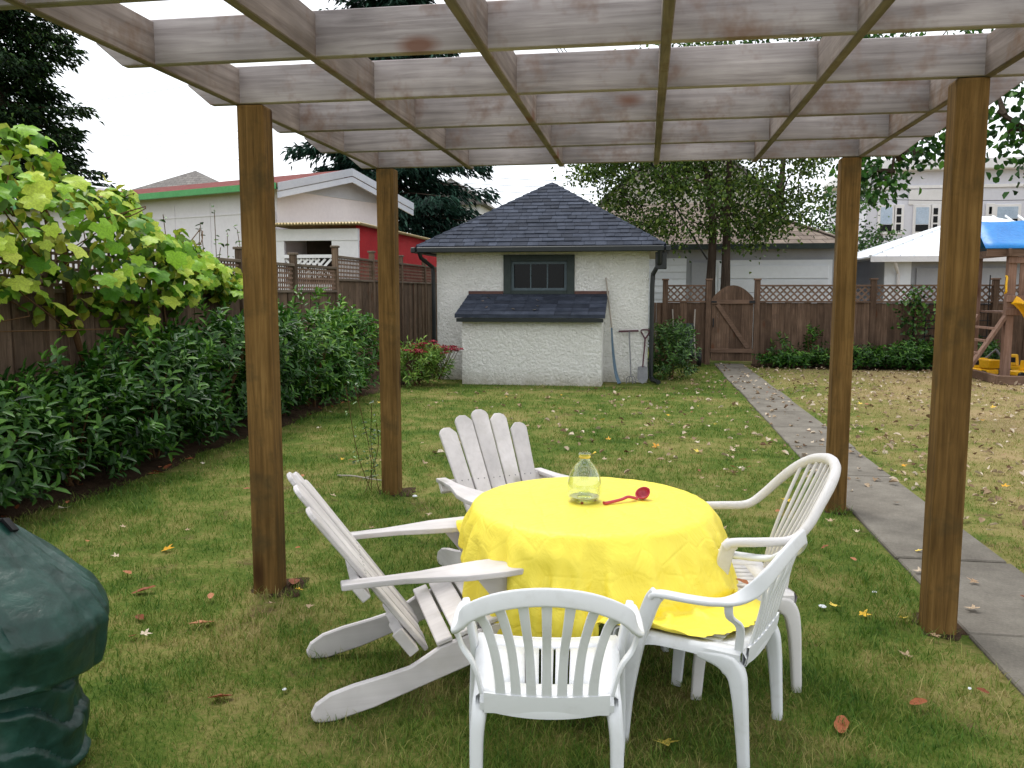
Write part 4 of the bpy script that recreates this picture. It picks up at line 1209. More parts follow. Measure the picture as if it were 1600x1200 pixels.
# ------------------------------------------------------------------ draped cloth (position-based cloth, settles on table, chairs)
def drape():
    n = 79
    Rc = .825
    h = 2 * Rc / (n - 1)
    gx, gy = np.meshgrid(np.linspace(-Rc, Rc, n), np.linspace(-Rc, Rc, n), indexing='ij')
    rot = math.radians(-5)
    # rounded-square sheet, pushed towards the near right-hand chair
    sq = (np.abs(gx) ** 3.2 + np.abs(gy) ** 3.2) ** (1 / 3.2)
    inside = sq <= Rc * .985
    X = np.zeros((n, n, 3))
    cr_, sr_ = math.cos(rot), math.sin(rot)
    X[..., 0] = gx * cr_ - gy * sr_ + TC.x + .085
    X[..., 1] = gx * sr_ + gy * cr_ + TC.y - .10
    X[..., 2] = TZ + .0065 + .0012 * np.sin(gx * 23 + 1) * np.cos(gy * 17 + gx * 9)
    X0 = X.copy()
    Vv = np.zeros_like(X)
    wgt = inside.astype(float)
    groups = []
    def grp(di, dj, rest, k):
        a_i, a_j = np.arange(0, n - abs(di)), np.arange(0, n - abs(dj))
        ia, ja = np.meshgrid(a_i, a_j, indexing='ij')
        ja0 = ja + (abs(dj) if dj < 0 else 0)
        ib, jb = ia + di, ja0 + dj
        ok = inside[ia, ja0] & inside[ib, jb]
        ia, ja0, ib, jb = ia[ok], ja0[ok], ib[ok], jb[ok]
        if di and not dj: par = (ia // di) % 2
        elif dj and not di: par = (ja0 // dj) % 2
        else: par = ia % 2
        for q in (0, 1):
            s_ = par == q
            groups.append((ia[s_] * n + ja0[s_], ib[s_] * n + jb[s_], rest, k))
    grp(1, 0, h, 1.0); grp(0, 1, h, 1.0)
    grp(1, 1, h * math.sqrt(2), .7); grp(1, -1, h * math.sqrt(2), .7)
    grp(2, 0, 2 * h, .05); grp(0, 2, 2 * h, .05)
    caps = [((-1.31, 3.472, .55), (-.72, 3.72, .565), .028), ((.29, 3.295, .665), (.6, 3.34, .665), .03)]
    # chair seat catches the near corner
    so_, sa_ = np.array([.219, 3.108]), math.radians(156.5)
    P = X.reshape(-1, 3)
    live = inside.ravel()
    vel = np.zeros_like(P)
    pin = live & ((P[:, 0] - TC.x) ** 2 + (P[:, 1] - TC.y) ** 2 < (TR - .03) ** 2)
    rest0 = P[pin].copy()
    dt = 1 / 60
    for step in range(130):
        vel[:, 2] -= 9.81 * dt
        vel *= .965
        if step < 95:
            aa = np.arctan2(P[:, 1] - TC.y, P[:, 0] - TC.x) + math.radians(50)
            rr_ = np.sqrt((P[:, 0] - TC.x) ** 2 + (P[:, 1] - TC.y) ** 2)
            fo = np.where((np.abs(aa) < .5) & (rr_ > TR), 7.0 * dt * (1 - np.abs(aa) / .5), 0)
            vel[:, 0] += fo * math.cos(math.radians(-50))
            vel[:, 1] += fo * math.sin(math.radians(-50))
        if step > 100: vel *= .8
        prev = P.copy()
        vel[pin] = 0
        P = P + vel * dt * live[:, None]
        for it in range(9):
            for a, b, rest, k in groups:
                d = P[b] - P[a]
                ln = np.sqrt((d * d).sum(1)) + 1e-9
                c = (d * ((ln - rest) / ln * .5 * k)[:, None])
                P[a] += c
                P[b] -= c
            P[pin] = rest0
            # table
            dx, dy = P[:, 0] - TC.x, P[:, 1] - TC.y
            r = np.sqrt(dx * dx + dy * dy) + 1e-9
            e = .012
            top = (r < TR - e) & (P[:, 2] < TZ + .006) & (P[:, 2] > TZ - .09)
            P[top, 2] = TZ + .006
            # rounded rim
            rr, zz = r - (TR - e), P[:, 2] - (TZ + .006 - e)
            q = np.sqrt(rr * rr + zz * zz) + 1e-9
            rim = (rr > 0) & (zz > 0) & (q < e)
            s_ = e / q
            P[rim, 0] = TC.x + dx[rim] / r[rim] * (TR - e + rr[rim] * s_[rim])
            P[rim, 1] = TC.y + dy[rim] / r[rim] * (TR - e + rr[rim] * s_[rim])
            P[rim, 2] = TZ + .006 - e + zz[rim] * s_[rim]
            sd_ = (r < TR) & (r > TR - .15) & (P[:, 2] <= TZ + .006 - e) & (P[:, 2] > TZ - .06)
            P[sd_, 0] = TC.x + dx[sd_] / r[sd_] * TR
            P[sd_, 1] = TC.y + dy[sd_] / r[sd_] * TR
            # chair seat
            lx = (P[:, 0] - so_[0]) * math.cos(sa_) + (P[:, 1] - so_[1]) * math.sin(sa_)
            ly = -(P[:, 0] - so_[0]) * math.sin(sa_) + (P[:, 1] - so_[1]) * math.cos(sa_)
            on = (lx > -.24) & (lx < .3) & (np.abs(ly) < .27) & (P[:, 2] < .438) & (P[:, 2] > .34)
            P[on, 2] = .438
            for A_, B_, rad in caps:
                A_, B_ = np.array(A_), np.array(B_)
                ab = B_ - A_
                tt = np.clip(((P - A_) @ ab) / (ab @ ab), 0, 1)
                d = P - (A_ + tt[:, None] * ab)
                ln = np.sqrt((d * d).sum(1)) + 1e-9
                hit = ln < rad + .006
                P[hit] += d[hit] / ln[hit][:, None] * (rad + .006 - ln[hit])[:, None]
        vel = (P - prev) / dt
        ct = (P[:, 2] < TZ + .008) & ((P[:, 0] - TC.x) ** 2 + (P[:, 1] - TC.y) ** 2 < TR * TR)
        vel[ct, :2] *= .2
    dx, dy = P[:, 0] - TC.x, P[:, 1] - TC.y            # vinyl stands off a little
    r = np.sqrt(dx * dx + dy * dy) + 1e-9
    drop = np.clip(TZ - P[:, 2] - .015, 0, .28)
    ang = np.arctan2(dy, dx)
    fl = drop * (.17 + .12 * np.cos(ang + .3)) * np.where(r > TR - .06, 1, 0) * np.clip((.68 - r) / .1, 0, 1)
    wq = np.clip(drop / .06, 0, 1) * np.clip((P[:, 2] - .45) / .03, 0, 1)
    cr1 = np.array([mnoise.noise((a_ * 4.6 + 1.2 * z_, z_ * 2.0, 1.3)) for a_, z_ in zip(ang, P[:, 2])])
    cr2 = np.array([1 - abs(mnoise.noise((a_ * 5.3 + z_ * 6.0, z_ * 9.0 - a_ * 2.0, 7.7))) * 2.6 for a_, z_ in zip(ang, P[:, 2])])
    fl = fl + wq * (.030 * cr1 + .010 * np.clip(cr2, -.5, 1)) + wq * .014
    P[:, 0] += dx / r * fl
    P[:, 1] += dy / r * fl
    idx = -np.ones(n * n, dtype=int)
    idx[live] = np.arange(live.sum())
    q = []
    for i in range(n - 1):
        for j in range(n - 1):
            k = (i * n + j, (i + 1) * n + j, (i + 1) * n + j + 1, i * n + j + 1)
            if all(live[z] for z in k):
                q.append([idx[z] for z in k])
    return np_mesh('tablecloth', P[live], np.array(q), None, True)
cl = link('tablecloth', drape(), 'vinyl')
tag(cl, 'crumpled yellow vinyl cloth draped over the round table', 'tablecloth')
md = cl.modifiers.new('thickness', 'SOLIDIFY'); md.thickness = .0015; md.offset = 1
md = cl.modifiers.new('smooth', 'SUBSURF'); md.levels = 1; md.render_levels = 1

# ------------------------------------------------------------------ glass wasp-trap bottle and ladle on the cloth
bz = TZ + .0085
bp = onz(913, 783, bz)
bt = thing('glass_bottle', 'clear glass jug shaped bottle standing on the yellow cloth', 'bottle', bp)
prof_o = [(.020, .008), (.045, .006), (.062, .010), (.074, .024), (.077, .05), (.076, .085), (.070, .115), (.056, .145), (.040, .168), (.027, .182), (.022, .193), (.021, .206), (.026, .211), (.027, .216), (.024, .219)]
prof_i = [(.021, .217), (.0175, .206), (.019, .192), (.024, .180), (.037, .166), (.053, .143), (.067, .114), (.073, .085), (.0735, .05), (.070, .027), (.060, .016), (.045, .013), (.034, .016), (.028, .03), (.024, .040), (.018, .043), (.0155, .040), (.018, .03), (.020, .016)]
MB().lathe(prof_o + prof_i, 40, closed=True).build('body', 'glass', bt, smooth=True)
MB().lathe([(.034, .0175), (.045, .0145), (.059, .0175), (.066, .024), (.064, .0215), (.036, .0205), (.0345, .0185)], 32, closed=True).build('residue', 'residue', bt, smooth=True)
for a in (20, 140, 262):
    ca, sa = math.cos(math.radians(a)), math.sin(math.radians(a))
    MB().lathe([(0, 0), (.006, .001), (.007, .005), (.005, .0095), (0, .010)], 8, (ca * .048, sa * .048, -.001)).build('foot', 'amber', bt, smooth=True)
MB().lathe([(.0225, .196), (.026, .199), (.026, .204), (.0225, .207)], 24).build('neck_cord', 'leaf_yellow', bt, smooth=True)
lf = MB().add([(0, 0, 0), (.012, .006, .004), (.03, .002, .012), (.016, -.006, .009), (.022, .012, .016)], [(0, 1, 2), (0, 2, 3), (1, 4, 2)]).build('cord_end', 'leaf_yellow', bt, loc=(.022, 0, .21))

l0, l1 = onz(944, 789, bz), onz(1002, 781, bz)
sp = thing('ladle', 'small red plastic ladle lying on the yellow cloth', 'ladle', l0, math.atan2(l1.y - l0.y, l1.x - l0.x))
LL = (l1 - l0).length
pts = bez([(0, 0, .008), (.02, 0, .008), (LL * .45, 0, .014), (LL * .62, 0, .022), (LL * .76, 0, .016), (LL * .86, 0, .010)], 5)
MB().sweep(pts, [(0, 1, 0)] * len(pts), lambda i: rrect(.026 - .012 * math.sin(PI * min(1, i / len(pts) * 1.15)) ** .5, .013, .45, 3)).build('handle', 'pink', sp, smooth=True)
V, Fc = [], []
nu, nv = 16, 9
ax = Vector((-.55, -.25, .8)).normalized()
xa_ = ax.orthogonal().normalized()
ya_ = ax.cross(xa_)
rr = .036
cc = Vector((LL + .004, 0, rr + .002))
for i in range(nv + 1):
    ph = PI * (1 - .44 * i / nv)
    for j in range(nu):
        th = 2 * PI * j / nu
        V.append(cc + (ax * math.cos(ph) + (xa_ * math.cos(th) + ya_ * math.sin(th)) * math.sin(ph)) * rr)
for i in range(nv):
    for j in range(nu):
        a, b = i * nu + j, i * nu + (j + 1) % nu
        Fc.append((a, b, b + nu, a + nu))
ob = MB().add(V, Fc).build('bowl', 'pink', sp, smooth=True)
md = ob.modifiers.new('thickness', 'SOLIDIFY'); md.thickness = .003

# ================================================================== GREEN BAG
bag = thing('garden_bag', 'large dark green woven plastic garden bag slumped on the grass', 'bag', (-2.17, 2.42, 0))
V, Fc = [], []
na, nz_ = 170, 130
CREASE = [(R.uniform(0, 2 * PI), R.uniform(-1.6, 1.6), t0_, min(1.0, t0_ + R.uniform(.2, .5)), R.uniform(.006, .016)) for t0_ in [R.uniform(.02, .75) for _ in range(46)]]
for i in range(nz_ + 1):
    t = i / nz_
    zc = t * .86
    base_r = np.interp(t, [0, .06, .2, .36, .42, .5, .62, .72, .86, 1.0], [.21, .24, .25, .24, .232, .31, .36, .345, .262, .19])
    cx_ = np.interp(t, [0, .4, .65, 1.0], [.01, .01, .01, -.17])
    for j in range(na):
        a = 2 * PI * j / na
        z = zc
        r = base_r
        # slumped fabric: stepped rolls low down, taut shoulder above, sharp creases running from the mouth
        wv = t + .075 * math.sin(a + .6) + .04 * math.sin(3 * a + 1) + .018 * math.sin(7 * a + 2)
        if wv < .47:
            sf = (wv / .157) % 1
            r += .034 * (sf - .35) * (1 if sf < .88 else (1 - sf) / .12) * (.55 + .45 * math.sin(2 * a + 7 * t))
        r *= 1 + .04 * math.sin(3 * a + 2 + 2 * t)
        for a0, sl_, t0, t1, dp in CREASE:
            if t0 < t < t1:
                dd = (a - a0 - sl_ * (t - t0) + PI) % (2 * PI) - PI
                fade = math.sin(PI * (t - t0) / (t1 - t0)) ** .5
                r -= dp * fade * math.exp(-(dd / .045) ** 2) - dp * .6 * fade * math.exp(-((dd - .1) / .06) ** 2)
        r += .022 * mnoise.noise((math.cos(a) * 2.2, math.sin(a) * 2.2, t * 5)) + .006 * (.4 - abs(mnoise.noise((math.cos(a) * 4, math.sin(a) * 4 + 4, t * 9))) * 2)
        z -= .06 * math.exp(-((t - .5) / .08) ** 2) * (1 + .5 * math.sin(a - .4))
        z += .05 * math.sin(a + 2.6) * max(0, t - .7) * 3.0        # mouth tilts
        V.append((cx_ + r * math.cos(a), r * math.sin(a), max(.004, z)))
for i in range(nz_):
    for j in range(na):
        a, b = i * na + j, i * na + (j + 1) % na
        Fc.append((a, b, b + na, a + na))
Fc.append(tuple(reversed(range(na))))
ob = MB().add(V, Fc).build('body', 'tarp', bag, smooth=True)
md = ob.modifiers.new('thickness', 'SOLIDIFY'); md.thickness = .004
top = [Vector(v) for v in V[nz_ * na:]]
MB().tube(top + [top[0]], .007, 6).build('rim', 'black', bag, smooth=True)
sa = 6
MB().add([top[sa] + Vector((.012, 0, .01)), top[sa + 8] + Vector((.012, 0, .01)), top[sa + 8] + Vector((.05, 0, -.03)), top[sa] + Vector((.05, 0, -.03)), top[sa] + Vector((.004, 0, .0)), top[sa + 8] + Vector((.004, 0, .0)), top[sa + 8] + Vector((.042, 0, -.038)), top[sa] + Vector((.042, 0, -.038))],
         [(0, 1, 2, 3), (7, 6, 5, 4), (0, 4, 5, 1), (1, 5, 6, 2), (2, 6, 7, 3), (3, 7, 4, 0)]).build('handle_tab', 'black', bag)

# ================================================================== PLANTS
def shoots(n_sh, centre, rad, zlo, zhi, leaf_per, Lr, Wr, up=.55, zbias=1.0):
    """Leaf whorls on shoots spread through a mound; returns arrays for leaf_cards."""
    P, D, N, L, W = [], [], [], [], []
    for _ in range(n_sh):
        a = R.uniform(0, 2 * PI)
        q = R.random() ** .45
        hh = R.random() ** zbias * (1.12 if R.random() < .15 else .92)
        z = zlo + (zhi - zlo) * hh
        prof = math.sqrt(max(.05, 1 - ((hh - .42) / .62) ** 2)) * (1 + .18 * math.sin(3 * a + 5 * hh + centre[0] * 9 + zhi * 40))
        base = Vector((centre[0] + rad[0] * prof * q * math.cos(a), centre[1] + rad[1] * prof * q * math.sin(a), z))
        d = Vector((math.cos(a) * q, math.sin(a) * q, up + .5 * hh + R.uniform(-.2, .3))).normalized()
        ln = R.uniform(.12, .26)
        for k in range(leaf_per):
            s = k / leaf_per
            az = k * 2.4 + R.uniform(-.3, .3)
            x = d.orthogonal().normalized()
            y = d.cross(x)
            o = (x * math.cos(az) + y * math.sin(az))
            ld = (o * R.uniform(.7, 1.1) + d * (R.uniform(.1, .6) + .5 * s)).normalized()
            P.append(base + d * ln * s)
            D.append(ld)
            N.append(d - o * .4 + Vector((0, 0, .3)))
            L.append(R.uniform(*Lr)); W.append(R.uniform(*Wr))
    return [np.array([tuple(p) for p in A]) for A in (P, D, N)] + [np.array(L), np.array(W)]
def shrub(name, label, cat, centre, rad, zlo, zhi, n_sh, leaf_per, Lr, Wr, mat, group=None, up=.55, stems=5):
    t = thing(name, label, cat, (centre[0], centre[1], 0), 0, group)
    P, D, N, L, W = shoots(n_sh, (0, 0), rad, zlo, zhi, leaf_per, Lr, Wr, up)
    rnd = np.clip(rng.normal(.42, .22, len(P)) + (P[:, 2] - zlo) / max(.1, zhi - zlo) * .15, 0, 1)
    tag(link('foliage', leaf_cards('foliage', P, D, N, L, W, rnd), mat, t), kind='stuff')
    for k in range(stems):
        a = R.uniform(0, 2 * PI)
        MB().tube([(R.uniform(-.06, .06), R.uniform(-.06, .06), 0), (math.cos(a) * rad[0] * .3, math.sin(a) * rad[1] * .3, zhi * .45), (math.cos(a) * rad[0] * .6, math.sin(a) * rad[1] * .6, zhi * .8)], [.012, .009, .004], 6).build('stem', 'stem', t)
    return t
hl = ['dark leafy laurel shrub nearest the camera at the hedge end', 'laurel shrub under the left edge of the grapevine', 'laurel shrub below the hanging tip of the grapevine', 'laurel shrub left of the near brown post',
      'laurel shrub hidden behind the near brown post', 'bright laurel shrub right of the near brown post', 'last laurel shrub of the hedge, beside the far brown post']
hs = [(5.2, .78), (6.2, .92), (7.3, 1.12), (8.5, 1.27), (9.75, 1.36), (11.0, 1.42), (12.3, 1.3)]
for (y, h), lb in zip(hs, hl):
    shrub('laurel_shrub', lb, 'shrub', (-4.86 + .02 * y, y), (.5 + .1 * math.sin(y * 3), .8), .1, h, 270, 9, (.075, .14), (.03, .052), 'laurel_young' if y > 10.5 else 'laurel', 'laurel hedge along the fence', stems=7)

# grapevine over the fence
vine = thing('grapevine', 'yellow green grapevine spilling over the fence top', 'vine', (-5.2, 7.0, 0))
def grape_leaf():
    out = []
    for k in range(30):
        a = -PI / 2 + 2 * PI * k / 30
        b = math.atan2(math.sin(a), math.cos(a))
        lob = [PI / 2, PI / 2 + 1.05, PI / 2 - 1.05, PI / 2 + 2.1, PI / 2 - 2.1]
        dmin = min(abs(math.atan2(math.sin(b - q), math.cos(b - q))) for q in lob)
        r = .44 + .07 * math.cos(min(dmin, .53) / .53 * PI) + .016 * (1 if k % 2 else -1)
        if abs(math.atan2(math.sin(b + PI / 2), math.cos(b + PI / 2))) < .25:
            r = .2
        out.append((r * math.cos(a), r * math.sin(a) + .28))
    V = [(0, .26, .03)]
    for x, y in out:
        rr = math.hypot(x, y - .26)
        V.append((x, y, .03 + .10 * math.sin(3 * math.atan2(y - .26, x)) * rr - .30 * rr * rr))
    m = MB().add(V, [(0, i + 1, (i + 1) % 30 + 1) for i in range(30)])
    me = m.mesh('leaf')
    for p in me.polygons:
        p.use_smooth = True
    return me
glm = grape_leaf()
glm.materials.append(MT['grape'])
def vine_pt(inner=False):
    while True:
        y = 5.2 + 4.8 * R.random() ** 1.2
        f = (y - 5.2) / 5.6
        ztop = np.interp(y, [5.2, 6.3, 7.0, 7.7, 8.9, 9.8, 10.8], [2.85, 2.95, 2.8, 2.58, 2.2, 1.95, 1.75]) + .1 * math.sin(y * 5.1) + .05 * math.sin(y * 13)
        zbot = np.interp(y, [5.2, 6.0, 6.8, 7.8, 8.4, 9.2, 10.8], [1.75, 1.6, 1.38, 1.3, 1.5, 1.62, 1.65]) + .12 * math.sin(y * 6.3)
        z = R.uniform(zbot, ztop)
        mid_ = (z - zbot) / (ztop - zbot)
        dep = (.62 if y < 8.5 else .4) * math.sin(PI * min(.95, max(.08, mid_)))
        x = -5.22 + dep * (R.uniform(.75, 1.0) if not inner else R.uniform(-.2, .7))
        if not inner and R.random() < .22:
            x = -5.3 + dep * R.uniform(-.8, .6); z = ztop - R.uniform(-.05, .25)
        return Vector((x, y, z))
for k in range(300):
    p = vine_pt()
    sz = R.uniform(.12, .24) * (1.0 if p.y < 8.3 else .8)
    nrm = Vector((R.uniform(.3, 1.0), R.uniform(-.9, .3), R.uniform(.15, 1.1))).normalized()
    dn = Vector((R.uniform(-.2, .5), R.uniform(-.6, .6), -R.uniform(.35, 1.0)))
    yv = (dn - nrm * dn.dot(nrm)).normalized()
    xv = yv.cross(nrm)
    o = link('leaf', glm, None, vine)
    Mx = Matrix((xv, yv, nrm)).transposed().to_4x4()
    o.matrix_local = Matrix.Translation(p - Vector((-5.2, 7.0, 0))) @ Mx @ Matrix.Diagonal((sz, sz * R.uniform(.85, 1.1), sz, 1))
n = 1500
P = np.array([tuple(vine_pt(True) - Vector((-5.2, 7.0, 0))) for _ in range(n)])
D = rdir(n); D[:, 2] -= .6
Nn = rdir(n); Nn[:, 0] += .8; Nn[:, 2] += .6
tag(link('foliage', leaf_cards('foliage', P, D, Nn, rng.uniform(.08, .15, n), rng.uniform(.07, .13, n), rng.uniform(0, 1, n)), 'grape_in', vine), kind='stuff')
for k in range(16):
    p0 = vine_pt(True) - Vector((-5.2, 7.0, 0)); 
    pts = [p0 + Vector((R.uniform(-.1, .1) * i, R.uniform(-.25, .35) * i, R.uniform(-.2, .12) * i)) for i in range(5)]
    MB().tube(bez(pts, 3), .006, 5).build('tendril', 'stem', vine)
MB().tube(bez([(-.05, .3, 0), (.02, .2, .6), (-.03, .0, 1.3), (.05, -.2, 2.0), (.1, -.6, 2.5)], 4), [.03] * 17, 8).build('stem', 'stem', vine)

# weedy shoots above the fence right of the vine
ws = thing('weedy_shoots', 'thin leafy shoots poking above the fence against the lilac wall', 'plant', (-5.6, 9.6, 0))
P, D, N, L, W = [], [], [], [], []
for k in range(16):
    y, zt = R.uniform(-1.4, 1.9), R.uniform(2.1, 2.75)
    pts = bez([(0, y, .3), (.02, y + R.uniform(-.1, .1), 1.4), (R.uniform(-.1, .1), y + R.uniform(-.2, .2), zt)], 4)
    MB().tube(pts, .005, 5).build('stem', 'stem', ws)
    for q in range(12):
        b = pts[-1 - q % 4] + Vector((R.uniform(-.03, .03), R.uniform(-.05, .05), R.uniform(-.1, .08)))
        P.append(tuple(b)); D.append((R.uniform(-1, 1), R.uniform(-1, 1), R.uniform(-.3, .6))); N.append((R.uniform(-.3, .3), R.uniform(-.3, .3), 1)); L.append(R.uniform(.05, .09)); W.append(R.uniform(.03, .05))
tag(link('foliage', leaf_cards('foliage', np.array(P), np.array(D), np.array(N), np.array(L), np.array(W), rng.uniform(0, 1, len(P))), 'bush', ws), kind='stuff')

# sedum by the garage
sd_ = shrub('sedum_plant', 'leafy green clump with dark pink flower heads beside the stucco garage', 'plant', (-3.95, 14.2), (.5, .45), .05, .62, 150, 9, (.08, .15), (.02, .034), 'sedum', stems=6)
P, D, N, L, W = [], [], [], [], []
for k in range(34):
    a, q = R.uniform(0, 2 * PI), R.random() ** .5
    c = Vector((math.cos(a) * q * .62 + .12, math.sin(a) * q * .45, .58 + .28 * R.random() * (1.2 - q)))
    MB().tube([(c.x * .6, c.y * .6, .1), c], .005, 5).build('stem', 'stem', sd_)
    for j in range(36):
        b, rr = R.uniform(0, 2 * PI), R.random() ** .5 * .085
        P.append((c.x + rr * math.cos(b), c.y + rr * math.sin(b), c.z + .02 * (1 - rr / .085) + R.uniform(-.01, .01)))
        D.append((R.uniform(-1, 1), R.uniform(-1, 1), R.uniform(.1, .8))); N.append((R.uniform(-.3, .3), R.uniform(-.3, .3), 1)); L.append(R.uniform(.025, .045)); W.append(R.uniform(.02, .035))
tag(link('flower_heads', leaf_cards('flower_heads', np.array(P), np.array(D), np.array(N), np.array(L), np.array(W), rng.uniform(0, 1, len(P)), shape=4), 'sedumflower', sd_), kind='stuff')

shrub('round_shrub', 'round green shrub growing at the garage corner by the tools', 'shrub', (.5, 16.05), (.42, .55), .05, .98, 260, 8, (.06, .1), (.025, .04), 'bush')
for (x, y, rx, h, lb, n_) in ((2.95, 19.05, .22, .55, 'leafy shoots on the rear fence just beside the gate', 22), (3.62, 19.05, .2, .82, 'tall leafy shoots halfway between the gate and the far brown post', 26), (3.3, 18.75, .75, .2, 'low dark ground cover at the foot of the rear fence near the gate', 160),
                           (5.55, 18.75, .6, .42, 'dark leafy shrub on the rear fence between the two right posts', 200), (6.7, 18.7, .7, .5, 'dark leafy shrub at the foot of the trellis', 240), (4.55, 18.7, .6, .35, 'low dark plant on the rear fence behind the far right post', 160)):
    shrub('border_shrub', lb, 'shrub', (x, y), (rx, .32), .03, h, n_, 8, (.07, .12), (.03, .05), 'laurel', 'shrubs along the rear fence', stems=3)

tr = thing('garden_trellis', 'dark wire trellis with a few vine leaves on the rear fence', 'trellis')
for k in range(7):
    MB().tube([(5.75 + k * .25, RY - .09, .25), (5.75 + k * .25, RY - .09, 2.0 if k > 2 else 1.35)], .012, 6).build('upright', 'toyblack', tr)
for k in range(7):
    MB().tube([(5.7, RY - .105, .35 + k * .17), (7.3, RY - .105, .35 + k * .17)], .011, 6).build('crossbar', 'toyblack', tr)
tv = thing('climbing_vine', 'small green climbing vine on the trellis and lattice', 'vine', (5.75, RY - .14, 0))
n = 260
P = np.stack([rng.normal(0, .22, n), rng.uniform(-.12, .0, n), rng.uniform(.5, 1.75, n)], 1)
tag(link('foliage', leaf_cards('foliage', P, rdir(n), rdir(n) + np.array([0, -1, .5]), rng.uniform(.06, .11, n), rng.uniform(.05, .09, n), rng.uniform(0, 1, n)), 'bush', tv), kind='stuff')
MB().tube([(0, 0, 0), (.05, -.03, .9), (-.05, -.02, 1.7)], .008, 6).build('stem', 'stem', tv)

# rose twigs at the foot of the far left post
rs = thing('rose_shoots', 'thin leafy rose shoots climbing at the far left brown post', 'plant', (-2.2, 6.5, 0))
P, D, N, L, W = [], [], [], [], []
for k in range(4):
    pts = bez([(R.uniform(-.1, .05), R.uniform(-.1, .1), 0), (R.uniform(-.15, .05), R.uniform(-.1, .1), .35), (R.uniform(-.22, .08), R.uniform(-.15, .1), .55 + .5 * R.random())], 5)
    MB().tube(pts, [.003] * len(pts), 5).build('stem', 'stem', rs)
    for q in range(22):
        b = pts[R.randrange(2, len(pts))] + Vector((R.uniform(-.04, .04), R.uniform(-.04, .04), R.uniform(-.03, .03)))
        P.append(tuple(b)); D.append((R.uniform(-1, 1), R.uniform(-1, 1), R.uniform(-.2, .5))); N.append((0, 0, 1)); L.append(R.uniform(.03, .055)); W.append(R.uniform(.018, .03))
tag(link('foliage', leaf_cards('foliage', np.array(P), np.array(D), np.array(N) + rdir(len(P)) * .4, np.array(L), np.array(W), rng.uniform(0, 1, len(P))), 'bush', rs), kind='stuff')
tg = thing('fallen_twig', 'dry grey twig lying beside the far left brown post', 'twig', onz(560, 750))
MB().tube(bez([(-.22, .08, .015), (-.05, .02, .03), (.1, -.02, .02), (.26, -.05, .015)], 4), [.009 - .0004 * i for i in range(13)], 6).build('stem', 'toolwood', tg)
MB().tube([(.05, 0, .022), (.15, .1, .03)], [.006, .003], 5).build('side_shoot', 'toolwood', tg)

# ------------------------------------------------------------------ trees
def limb_tree(name, label, base, h, tr_, crown, clumps, per, mat, Lr, Wr, group=None, stems=1, crad=(.5, 1.0), lean=(0, 0), barkmat='bark', extra=None):
    """crown: (cx, cy, cz, rx, ry, rz) local to base; leaf clumps hang on limbs."""
    t = thing(name, label, 'tree', base, 0, group)
    cx_, cy_, cz_, rx, ry, rz_ = crown
    tips = []
    m = MB()
    for s in range(stems):
        off = (s - (stems - 1) / 2) * .35
        mid_ = Vector((off + lean[0] * .5, lean[1] * .5, h * .5))
        topp = Vector((off * 2.2 + cx_ * .6, cy_ * .6, h * .85))
        pts = bez([(off * .4, 0, -.1), (off, 0, h * .22), mid_, topp], 5)
        MB().tube(pts, [tr_ * (1 - .75 * i / (len(pts) - 1)) for i in range(len(pts))], 9).build('trunk', barkmat, t, smooth=True)
    cl_ = []
    while len(cl_) < clumps:
        v = Vector((R.uniform(-1, 1), R.uniform(-1, 1), R.uniform(-1, 1)))
        if .25 < v.length < 1.0:
            cl_.append(Vector((cx_ + v.x * rx, cy_ + v.y * ry, cz_ + v.z * rz_)))
    for e in (extra or []):
        cl_.append(Vector(e))
    nodes = []
    for z_ in np.linspace(h * .3, h * .85, 9):
        nodes.append(Vector((cx_ * .5 * z_ / h + R.uniform(-.1, .1), cy_ * .4 * z_ / h, z_)))
    for c in sorted(cl_, key=lambda c: (c - Vector((cx_ * .4, cy_ * .4, h * .55))).length):
        s = min(nodes, key=lambda q: (q - c).length + max(0, q.z - c.z) * .7)
        if (s - c).length > 2.6:
            s = c + (s - c).normalized() * 1.3 + Vector((0, 0, .3))
        pts = bez([s, (s + c) / 2 + Vector((R.uniform(-.2, .2), R.uniform(-.2, .2), R.uniform(0, .25))), c], 3)
        rb = tr_ * R.uniform(.1, .17)
        m.tube(pts, [rb, rb * .9, rb * .8, rb * .65, rb * .5, rb * .35, rb * .2], 5)
        nodes.append(c); nodes.append((s + c) / 2)
    tag(m.build('limbs', barkmat, t, smooth=True), kind='stuff')
    P, D = [], []
    nE = len(extra or [])
    for qi, c in enumerate(cl_):
        rr = R.uniform(*crad) * (.62 if qi >= len(cl_) - nE else 1)
        k = int(per * (rr / crad[1]) ** 2) + 8
        q = rng.normal(size=(k, 3)) * np.array([rr, rr, rr * .6]) * .55
        q[:, 2] -= np.abs(rng.normal(size=k)) * .12 * rr
        P.append(q + np.array(c))
    P = np.concatenate(P)
    n = len(P)
    D = rdir(n); D[:, 2] -= .5
    N = rdir(n); N[:, 2] += .8
    tag(link('crown', leaf_cards('crown', P, D, N, rng.uniform(*Lr, n), rng.uniform(*Wr, n), np.clip(rng.normal(.45, .25, n), 0, 1), shape=6), mat, t), kind='stuff')
    return t
limb_tree('orchard_tree', 'twin trunked broadleaf tree behind the arched gate', (1.75, 21.3, 0), 6.8, .17, (-.3, 0, 5.2, 3.3, 2.0, 2.4), 160, 340, 'apple', (.07, .12), (.045, .08), stems=2, crad=(.35, .75))
limb_tree('broadleaf_tree', 'lighter green broadleaf tree in front of the white house', (7.3, 33, 0), 5.4, .16, (0, 0, 3.7, 1.7, 1.6, 2.0), 46, 130, 'bush', (.10, .18), (.07, .11), crad=(.4, .9))
ex_ = []
